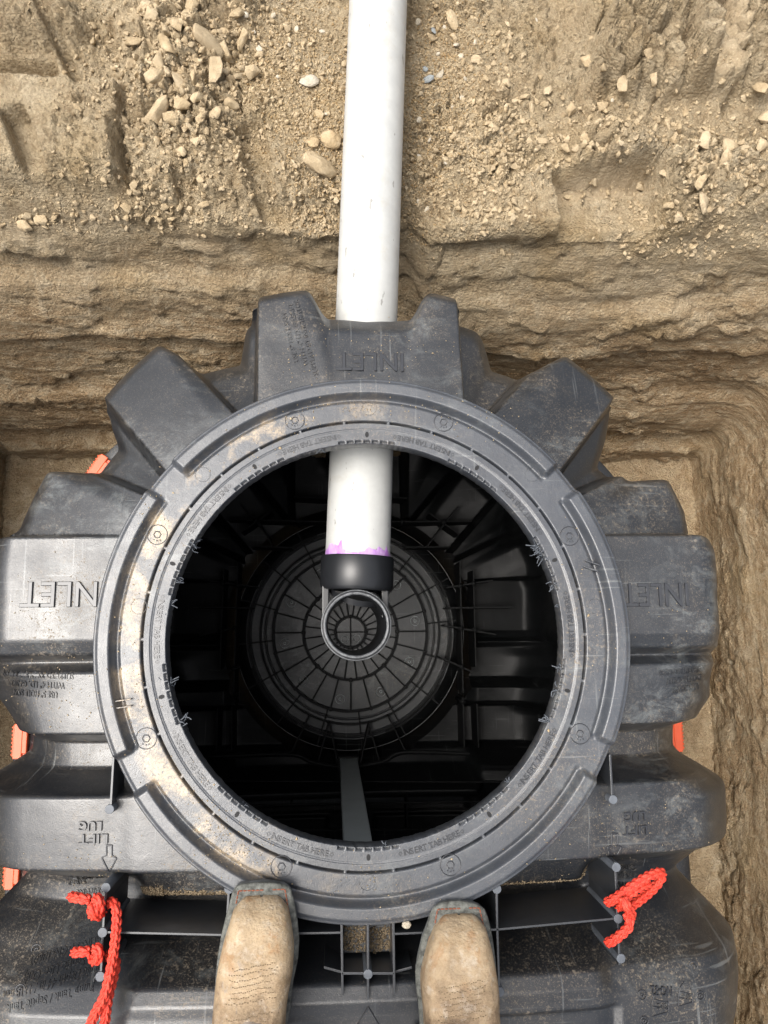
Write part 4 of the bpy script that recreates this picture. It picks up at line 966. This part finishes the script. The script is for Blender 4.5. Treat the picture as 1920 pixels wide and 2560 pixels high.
bm = bmesh.new(); lathe(bm, [(.0568, -.0060), (.0578, -.0056), (.0590, -.0094), (.0588, -.011)], c=(TC[0], TC[1], -.098), n=96); bm_link('rim', bm, M_rim, tee)
# ================================================================== crumbs and sand resting on the tank
def on_shell(a, b_, z0):
    p = at(a, b_, z0); r = math.hypot(p[0], p[1])
    if r < .306: return None
    z = float(ring_h(np.array([r]), np.array([math.atan2(p[1], p[0])]))[0]) if r < .409 else sz(p[0], p[1])
    return (p[0], p[1], z)
P = []
for sp in [(300, 1480, 14, 160, 90), (520, 1830, 50, 30, 130), (460, 1750, 30, 60, 90), (640, 915, 30, 14, 40), (790, 880, 90, 8, 90), (330, 1120, 18, 60, 50), (560, 980, 60, 40, 60), (800, 1900, 120, 30, 50), (1010, 900, 90, 30, 50), (1260, 1300, 30, 200, 26), (1150, 1800, 100, 40, 30), (850, 740, 90, 40, 90), (650, 760, 30, 60, 50), (120, 1500, 80, 60, 110), (100, 1330, 80, 80, 60), (1440, 1330, 60, 60, 20), (1320, 1830, 90, 60, 50), (160, 1880, 90, 40, 60)]:
    q = rng.normal(size=(sp[4], 2))*sp[2:4]+sp[:2]
    for a, b_ in q:
        s_ = on_shell(a, b_, -.0); 
        if s_: P.append(s_)
scatter('dirt_crumbs', M_clod, 'tiny tan dirt crumbs sprinkled over the black tank top and its ring', 'dirt', gp_lo, np.array(P), rng.uniform(.0006, .0017, len(P)), sink=.1)
k = 0
for a, b_, r in ((628, 905, 9), (678, 903, 7), (605, 968, 10), (250, 1333, 6), (262, 1355, 9), (258, 1362, 8), (255, 1408, 7), (262, 1445, 7), (1270, 1330, 10), (1247, 1140, 7), (1372 - 48, 1400, 5), (1185, 1578, 9), (975, 1855, 7), (1075, 1760, 6), (540, 1800, 8), (520, 1868, 8), (640, 1812, 9), (790, 955, 6), (365, 1195, 6), (375, 1065, 7), (345, 1232, 6), (462, 1695, 7), (905, 1850, 6)):
    s_ = on_shell(a, b_, 0)
    if s_ is None: continue
    V, F = gp_md[k % 10]; k += 1; o = link('dirt_flake', mesh_np('dirt_flake', V*r/2700*[1, 1, .35], F), M_clod, smooth=False); o.location = (s_[0], s_[1], s_[2]+r/7000); o.rotation_euler = (0, 0, rng.uniform(0, 6)); tag(o, 'flat tan flake of dried mud lying on the black access ring', 'mud flake', 'mud flakes on the ring')
V, F = gp_rd[1]; o = link('pebble', mesh_np('pebble', V*.0075, F), M_pale, smooth=False); p = at(878, 1996, -.01); o.location = (p[0], p[1], -.008); tag(o, 'small pale pebble caught against the ring between the two boots', 'pebble')
# sand trapped in the hollow on both sides in front of the ring
M_silt = clod_mat('brown_silt', [(.11, .078, .045), (.16, .12, .075), (.24, .185, .12)])
P = []
for a0, a1, y0, y1, n in ((290, 560, 1935, 1955, 900), (1095, 1290, 1915, 1945, 600), (300, 345, 1925, 1955, 200), (1270, 1310, 1905, 1935, 200), (1085, 1110, 1935, 1960, 120), (742, 845, 2000, 2050, 700)):
    for _ in range(n):
        p = at(rng.uniform(a0, a1), rng.uniform(y0, y1)+rng.normal()*3, -.06); z_ = -.056 if (a0, a1) == (742, 845) else sz(p[0], p[1])
        P.append((p[0], p[1], z_))
scatter('trapped_sand', M_silt, 'brown sand trapped in the hollow of the tank in front of the ring', 'sand', gp_lo, np.array(P), rng.uniform(.0012, .0030, len(P)), sink=.3)
# ================================================================== red ropes tied through the fins
M_rope, t, b = new_mat('red_rope'); N = NB(t)
N.l(N.mix(N.mr(N.noise(N.coord(), 40, 6, .7), .55, .7, 0, .4), N.mix(N.mr(N.noise(N.coord(), 300, 4), .35, .65), (.50, .025, .014), (.80, .07, .035)), (.42, .12, .07)), b.inputs['Base Color']); b.inputs['Roughness'].default_value = .6
N.l(N.bump(N.noise(N.coord(), 900, 3), .5, .001), b.inputs['Normal'])
def rope(pts, r=.0066, parent=None, name='rope_strand'):
    P3, Ln = spline(pts, 10); n = max(30, int(Ln/.0011)); P3, Ln = spline(pts, n); s = np.linspace(0, Ln, n); k = 40; th = np.arange(k)*2*pi/k
    col = np.floor(th/(2*pi)*6); fr = (th/(2*pi)*6) % 1; sg = np.where(col % 2 == 0, 1, -1)
    ph = (s[:, None]/.0105)+(sg*(fr-.5)*.75)[None, :]+(col % 2*.5)[None, :]
    hgt = np.abs(np.sin(pi*ph))**.8*(np.sin(pi*fr)**.6)[None, :]
    rad = r*(.62+.50*hgt); rad[0] *= .6; rad[-1] *= .6
    Vt, Ft = tube_pts(P3, 0, k, rad=rad); return link(name, mesh_np(name, Vt, Ft), M_rope, parent)
def W(px_, py_, z): return tuple(at(px_, py_, z))
rl = empty('rope', W(230, 1990, -.03)); tag(rl, 'red braided rope knotted through the left fin and running off towards the bottom', 'rope')
rope([W(196, 1944, .006), W(172, 1940, .004), W(151, 1936, -.01)], parent=rl)
rope([W(205, 1938, .010), W(213, 1945, .016), W(216, 1960, .014), W(210, 1975, .004), W(200, 1975, -.010), W(200, 1955, -.02), W(212, 1945, -.02), W(225, 1948, -.02), W(240, 1950, -.012)], r=.0070, parent=rl, name='rope_knot')
rope([W(200, 1952, .016), W(203, 1968, .018), W(213, 1978, .006), W(222, 1968, -.01)], r=.0068, parent=rl, name='rope_knot')
rope([W(224, 1960, -.022), W(238, 1949, -.012), W(247, 1953, .004), W(252, 1975, .012), W(250, 2020, .014), W(245, 2060, .014), W(238, 2100, .016), W(226, 2150, .016), W(208, 2185, .012), W(185, 2235, .006), W(150, 2300, .0)], parent=rl)
rope([W(196, 2055, -.004), W(176, 2056, -.004), W(157, 2058, -.012)], parent=rl)
rope([W(203, 2048, .008), W(212, 2052, .012), W(213, 2068, .008), W(203, 2075, -.006), W(200, 2060, -.016), W(216, 2056, -.022), W(232, 2066, -.02)], r=.0070, parent=rl, name='rope_knot')
rope([W(222, 2070, -.024), W(240, 2065, -.016), W(250, 2080, -.004), W(246, 2105, .0), W(240, 2130, .0), W(232, 2165, .004), W(226, 2215, .002), W(222, 2260, -.002), W(215, 2320, -.01)], parent=rl)
rr_ = empty('rope', W(1340, 1960, -.03)); tag(rr_, 'short red braided rope looped and knotted round the right fin', 'rope')
rope([W(1309, 1951, -.008), W(1330, 1940, .004), W(1365, 1915, .012), W(1400, 1893, .012), W(1425, 1884, .004), W(1430, 1893, -.006), W(1415, 1915, -.008), W(1390, 1938, -.004), W(1365, 1956, .004), W(1350, 1962, .010)], parent=rr_)
rope([W(1345, 1938, .018), W(1352, 1955, .022), W(1360, 1968, .018), W(1364, 1978, .008), W(1356, 1982, -.006)], r=.0070, parent=rr_, name='rope_knot')
rope([W(1404, 1908, .0), W(1385, 1915, .006), W(1360, 1932, .008), W(1345, 1950, .010), W(1335, 1962, -.01)], r=.0062, parent=rr_)
rope([W(1352, 1972, .006), W(1360, 1990, .012), W(1356, 2005, .012), W(1340, 2020, .010), W(1322, 2033, .004), W(1310, 2037, -.004)], parent=rr_)
# ================================================================== the person standing on the tank
M_leather, t, b = new_mat('dusty_tan_leather'); N = NB(t); v = N.coord()
mot = N.noise(v, 26, 9, .76, .3); c = N.ramp(mot, [(.34, (.12, .082, .052)), (.45, (.235, .168, .105)), (.56, (.355, .262, .165)), (.72, (.47, .365, .245))])
sep = N.n('ShaderNodeSeparateXYZ'); N.l(v, sep.inputs[0])
toe = N.mr(sep.outputs[1], -.49, -.40); c = N.mix(N.math('MULTIPLY', toe, .55), c, N.mix(N.mr(N.noise(v, 60, 5), .35, .6), (.40, .29, .17), (.53, .42, .28)))
c = N.mix(N.math('MULTIPLY', N.mr(N.noise(v, 55, 7, .75), .52, .66), .6), c, (.50, .44, .36))
c = N.mix(N.math('MULTIPLY', N.mr(N.noise(v, 30, 5, .7), .60, .70), .55), c, (.13, .08, .05))
c = N.mix(N.math('MULTIPLY', N.mr(N.noise(N.coord((3, 1, 1), (0, 0, .2)), 28, 5, .7), .62, .72), .5), c, (.33, .31, .29))
rear = N.math('MULTIPLY', N.mr(sep.outputs[1], -.435, -.53), N.mr(N.noise(v, 20, 7, .7), .42, .58)); c = N.mix(N.math('MULTIPLY', rear, .6), c, (.13, .085, .055)); c = N.mix(N.math('MULTIPLY', N.math('MULTIPLY', toe, N.mr(N.noise(v, 34, 4, .6), .58, .64)), .5), c, (.30, .155, .065)); N.l(c, b.inputs['Base Color']); b.inputs['Roughness'].default_value = .78; b.inputs['Specular IOR Level'].default_value = .3
hh = N.math('ADD', N.noise(N.coord((1, 1.3, 1)), 95, 6, .7), N.math('MULTIPLY', N.vor(v, 260), .35)); hh = N.math('ADD', hh, N.math('MULTIPLY', N.noise(N.coord((1, 1.9, 1), (0, 0, .25)), 38, 8, .72, 1.4), 1.2)); N.l(N.bump(hh, .5, .004), b.inputs['Normal'])
M_sole = simple('grey_rubber_sole', (.10, .105, .105), .8, .3, (160, .5, .002), .45, 60)
M_welt = simple('worn_welt', (.105, .108, .098), .85, .3, (160, .7, .003), .6, 130)
M_thread = simple('rust_thread', (.24, .085, .05), .8, .2)
M_thread2 = simple('faded_thread', (.19, .14, .09), .8, .2)
M_denim = simple('blue_denim', (.05, .07, .11), .9, .2, (300, .4, .001), .25, 40)
person = empty('person', (0, -.62, -.012)); tag(person, 'person in dusty tan square toed leather boots standing on the black tank', 'person')
ZSOLE = .010
M_panelleather = simple('grey_brown_leather', (.17, .14, .115), .75, .3, (120, .6, .003), .4, 60)
def boot(left, right, ZSOLE, cx_toe, name_lab, toe_tongue=False):
    """left / right: outline of the sole as measured (px, py), toe first; returns boot"""
    Lf = np.array([at(a, b_, ZSOLE+.022)[:2] for a, b_ in left]); Rt_ = np.array([at(a, b_, ZSOLE+.022)[:2] for a, b_ in right])
    y1 = max(Lf[:, 1].max(), Rt_[:, 1].max()); yend = y1-.305
    ys_ = y1-np.concatenate([[0, .0015, .004, .008, .013, .019, .026], np.linspace(.034, .305, 46)]); 
    def side(Pt, y): o = np.argsort(Pt[:, 1]); return np.interp(y, Pt[o, 1], Pt[o, 0])
    lx = side(Lf, ys_); rx = side(Rt_, ys_)
    # heel part beyond the picture: narrow waist then rounded heel
    u = (y1-ys_)/.305; mid = (lx+rx)/2; hw = (rx-lx)/2; last = hw[np.argmin(np.abs(u-.5))]
    hw = np.where(u > .5, last*(1-.26*sst(.5, .75, u)), hw)*np.where(u > .9, np.sqrt(np.clip(1-((u-.9)/.104)**2, .01, 1)), 1)
    mid = np.where(u > .5, mid[np.argmin(np.abs(u-.5))], mid)
    bt = empty('boot', (float(mid[20]), float(ys_[20]), ZSOLE), person); bt.matrix_parent_inverse = Matrix.Translation([-c for c in person.location]); bt['label'] = name_lab
    # sole slab
    def slab(nm, z0, z1, off, mat, bulge=.0):
        V = []
        for fz, o in ((z0, off-.002), (z0+.001, off), ((z0+z1)/2, off+bulge), (z1-.0015, off), (z1, off-.002)):
            hw2 = np.maximum(hw+o, .001); V += [np.concatenate([np.column_stack([mid-hw2, ys_+(o*.8 if True else 0)*(1-2*u), 0*ys_+fz]), np.column_stack([mid+hw2, ys_+o*.8*(1-2*u), 0*ys_+fz])[::-1]])]
        m = len(V[0]); VV = np.concatenate(V); me = bpy.data.meshes.new(nm); fs = [tuple(int(q) for q in f) for f in grid_faces(5, m, True)]
        n_ = len(ys_)
        for base, flip in ((0, True), (4*m, False)):
            for i in range(n_-1):
                f = (base+i, base+i+1, base+m-2-i, base+m-1-i); fs.append(f[::-1] if flip else f)
        me.from_pydata(VV.tolist(), [], fs); me.update(); o = link(nm, me, mat, bt)
        try: me.set_sharp_from_angle(angle=math.radians(50))
        except Exception: pass
        return o
    slab('outsole', ZSOLE, ZSOLE+.013, -.0015, M_sole, .0012); slab('welt', ZSOLE+.0145, ZSOLE+.022, .0, M_welt, .001)
    # upper: sections along the foot
    ang_ = np.linspace(0, pi, 48); rowsV = []
    inn = .0150
    yu = y1-inn-np.concatenate([[0, .001, .003, .006, .010, .015, .022], np.linspace(.030, .27, 58)])
    for y in yu:
        uu = (y1-y)/.305; l = side(Lf, min(y+.010, y1)) if uu < .5 else None
        i = np.interp(-y, -ys_, np.arange(len(ys_))); m_ = np.interp(i, np.arange(len(ys_)), mid); h_ = np.interp(-(y+.003), -ys_, hw)-np.interp(uu, [0, .12, .3, 1], [.0080, .0075, .0055, .003])
        d = (y1-inn)-y; h_ = max(.002, h_*min(1, (max(0, d)/.02+.0)**.30 if d < .012 else 1)**.5)
        hgt = np.interp(uu, [0, .08, .2, .4, .55, .68, .8, 1], [.030, .046, .055, .068, .092, .125, .14, .14])*(min(1, (d/.028+.02))**.42)
        zt = []
        for a in ang_:
            c_, s_ = math.cos(a), math.sin(a); ex_ = .50
            x_ = m_-h_*np.sign(c_)*abs(c_)**ex_*(1+.05*s_*(1-s_)*4); z_ = ZSOLE+.0212+hgt*abs(s_)**.58; 
            zt.append((x_, y, z_))
        rowsV.append(zt)
    V = np.array(rowsV).reshape(-1, 3); 
    cr = .0042*fbm(V*[.8, 3.6, 1], 22, 4, .6, True)*sst(y1-.055, y1-.09, V[:, 1])+.0012*fbm(V, 40, 3); V[:, 2] += cr*sst(ZSOLE+.022, ZSOLE+.05, V[:, 2])
    F = grid_faces(len(yu), len(ang_))
    up = link('upper', mesh_np('upper', V, F), M_leather, bt)
    ub = BVHTree.FromPolygons([tuple(p) for p in V], [tuple(f) for f in F])
    # welt stitches in rust thread round the toe
    path = []
    for y, l_, r2 in zip(ys_, mid-hw, mid+hw):
        pass
    o1 = np.concatenate([np.column_stack([mid-hw+.0085, ys_])[6:34][::-1], np.column_stack([np.linspace((mid-hw+.010)[5], (mid+hw-.010)[5], 12), np.full(12, y1-.0085)]), np.column_stack([mid+hw-.0085, ys_])[6:34]])
    s_ = np.concatenate([[0], np.cumsum(np.linalg.norm(np.diff(o1, axis=0), axis=1))]); VV = []; FF = []; off = 0
    for q in np.arange(0, s_[-1]-.005, .0058):
        if math.sin(q*91) > .80: continue
        a = np.array([np.interp(q, s_, o1[:, 0]), np.interp(q, s_, o1[:, 1]), ZSOLE+.0222]); b2 = np.array([np.interp(q+.0042, s_, o1[:, 0]), np.interp(q+.0042, s_, o1[:, 1]), ZSOLE+.0222])
        Vt, Ft = tube_pts(np.array([a, (a+b2)/2+[0, 0, .0008], b2]), .0010, 5); VV.append(Vt); FF.append(Ft+off); off += len(Vt)
    link('welt_stitching', mesh_np('welt_stitching', np.concatenate(VV), np.concatenate(FF)), M_thread, bt)
    # rows of faded stitching over the instep
    VV = []; FF = []; off = 0
    for k_ in range(13):
        y0 = y1-.082-.0064*k_-(.008 if k_ > 6 else 0); w_ = .027+.004*math.sin(k_*1.3)
        xs_ = np.linspace(cx_toe(y0)-w_-.003, cx_toe(y0)+w_, 20)
        for a, b2 in zip(xs_[:-1], xs_[1:]):
            b2 = a+(b2-a)*.6; pr = []
            jit = rng.normal()*.0007
            for xx in (a, (a+b2)/2, b2):
                yy = y0+jit+.0035*math.sin((xx-cx_toe(y0))*60)-.10*(xx-cx_toe(y0))*.3; h_ = ub.ray_cast(Vector((xx, yy, .5)), Vector((0, 0, -1)))
                pr.append((xx, yy, (h_[0].z if h_[0] else .05)+.0002))
            Vt, Ft = tube_pts(np.array(pr), .00060, 4); VV.append(Vt); FF.append(Ft+off); off += len(Vt)
    link('instep_stitching', mesh_np('instep_stitching', np.concatenate(VV), np.concatenate(FF)), M_thread2, bt)
    # lower tip of the shaft's front panel lying over the instep
    tcx, tcy = lin(566, 1960, 552, 2200)(y1-.15) if toe_tongue else 0, y1-.187
    if toe_tongue:
        tcx = float(at(552, 2205, .07)[0]); rr2 = np.linspace(0, 1, 8); tt2 = np.linspace(0, 2*pi, 40, endpoint=False); VT = []
        tip = float(at(552, 2196, .085)[1])+.010; tcy = tip-.052
        for q in rr2:
            for a in tt2:
                X_, Y_ = tcx+.033*q*math.cos(a), tcy+.052*q*math.sin(a); h_ = ub.ray_cast(Vector((X_, Y_, .5)), Vector((0, 0, -1))); VT.append((X_, Y_, (h_[0].z if h_[0] else .08)+.0022*(1-q**6)-.0004*(q > .99)))
        link('shaft_panel', mesh_np('shaft_panel', VT, grid_faces(8, 40, True)), M_panelleather, bt)
    # heel and shaft
    hy = y1-.262; hx = float(mid[-6])
    bm = bmesh.new(); lathe(bm, [(.036, 0), (.038, .001), (.036, .04)], c=(hx, hy, ZSOLE-.022), n=32); 
    for v_ in bm.verts: v_.co.y = hy+(v_.co.y-hy)*1.05
    bm_link('heel', bm, M_sole, bt)
    return bt, hx, hy, y1
def lin(x0, y0, x1, y1_): 
    p = at(x0, y0, .05); q = at(x1, y1_, .05); return lambda y: p[0]+(q[0]-p[0])*(y-p[1])/(q[1]-p[1])
Lo = boot([(548, 1909), (525, 1911), (511, 1916), (503, 1928), (498, 1947), (488, 1985), (479, 2020), (470, 2075), (466, 2120), (464, 2160), (464, 2212), (464, 2300)], [(580, 1909), (606, 1911), (621, 1916), (629, 1928), (634, 1950), (641, 1990), (645, 2030), (642, 2075), (632, 2120), (627, 2160), (624, 2212), (622, 2300)], .010, lin(566, 1960, 548, 2200), 'left boot, its toe resting against the ring', True)
Ro = boot([(970, 1949), (955, 1952), (941, 1959), (932, 1974), (926, 1997), (913, 2030), (903, 2075), (899, 2100), (900, 2130), (905, 2165), (908, 2212), (910, 2300)], [(998, 1949), (1019, 1952), (1037, 1958), (1049, 1970), (1057, 1996), (1064, 2030), (1070, 2075), (1073, 2120), (1072, 2160), (1071, 2212), (1070, 2300)], .004, lin(995, 2000, 990, 2200), 'right boot, set a little further back')
# boot shafts and legs
def leg_rows(cx, cy, spec, n=40):
    return [[(x0+rx*math.cos(2*pi*k/n), y0+ry*math.sin(2*pi*k/n), z) for k in range(n)] for x0, y0, z, rx, ry in spec]
for (bt, hx, hy, y1) in (Lo, Ro):
    spec = [(hx, hy+.010, .035, .040, .048), (hx, hy+.012, .08, .045, .060), (hx, hy+.006, .12, .052, .066), (hx, hy-.004, .17, .058, .064), (hx, hy-.010, .24, .064, .068), (hx, hy-.012, .30, .066, .070), (hx, hy-.012, .302, .062, .066)]
    V = np.array(leg_rows(hx, hy, spec)).reshape(-1, 3); link('shaft', mesh_np('shaft', V, grid_faces(len(spec), 40, True)), M_leather, bt)
# body: legs and hips as one continuous mesh (skin over a skeleton)
hip = ((Lo[1]+Ro[1])/2, (Lo[2]+Ro[2])/2-.05)
sk = []
ed = []; rad_ = []
def J(x, y, z, r): sk.append((x, y, z)); rad_.append(r); return len(sk)-1
root = J(hip[0], hip[1], .86, .15); wst = J(hip[0], hip[1], 1.0, .145); ed.append((root, wst))
for (bt, hx, hy, y1) in (Lo, Ro):
    sg = 1 if hx > hip[0] else -1
    a = J(hip[0]+sg*.095, hip[1]-.005, .78, .105); b2 = J(hx*.5+(hip[0]+sg*.09)*.5, hip[1]+.03, .45, .075); c2_ = J(hx, hy-.015, .20, .070); d2 = J(hx, hy-.008, .10, .068)
    ed += [(root, a), (a, b2), (b2, c2_), (c2_, d2)]
me = bpy.data.meshes.new('body'); me.from_pydata(sk, ed, []); body = link('body', me, M_denim, person); 
me.update()
md = body.modifiers.new('skin', 'SKIN')
if not me.skin_vertices: 
    tmp = bmesh.new(); tmp.from_mesh(me); tmp.verts.layers.skin.verify(); tmp.to_mesh(me); tmp.free()
for i, r in enumerate(rad_): me.skin_vertices[0].data[i].radius = (r, r); me.skin_vertices[0].data[i].use_root = (i == 0)
md2 = body.modifiers.new('sub', 'SUBSURF'); md2.levels = 2; md2.render_levels = 2
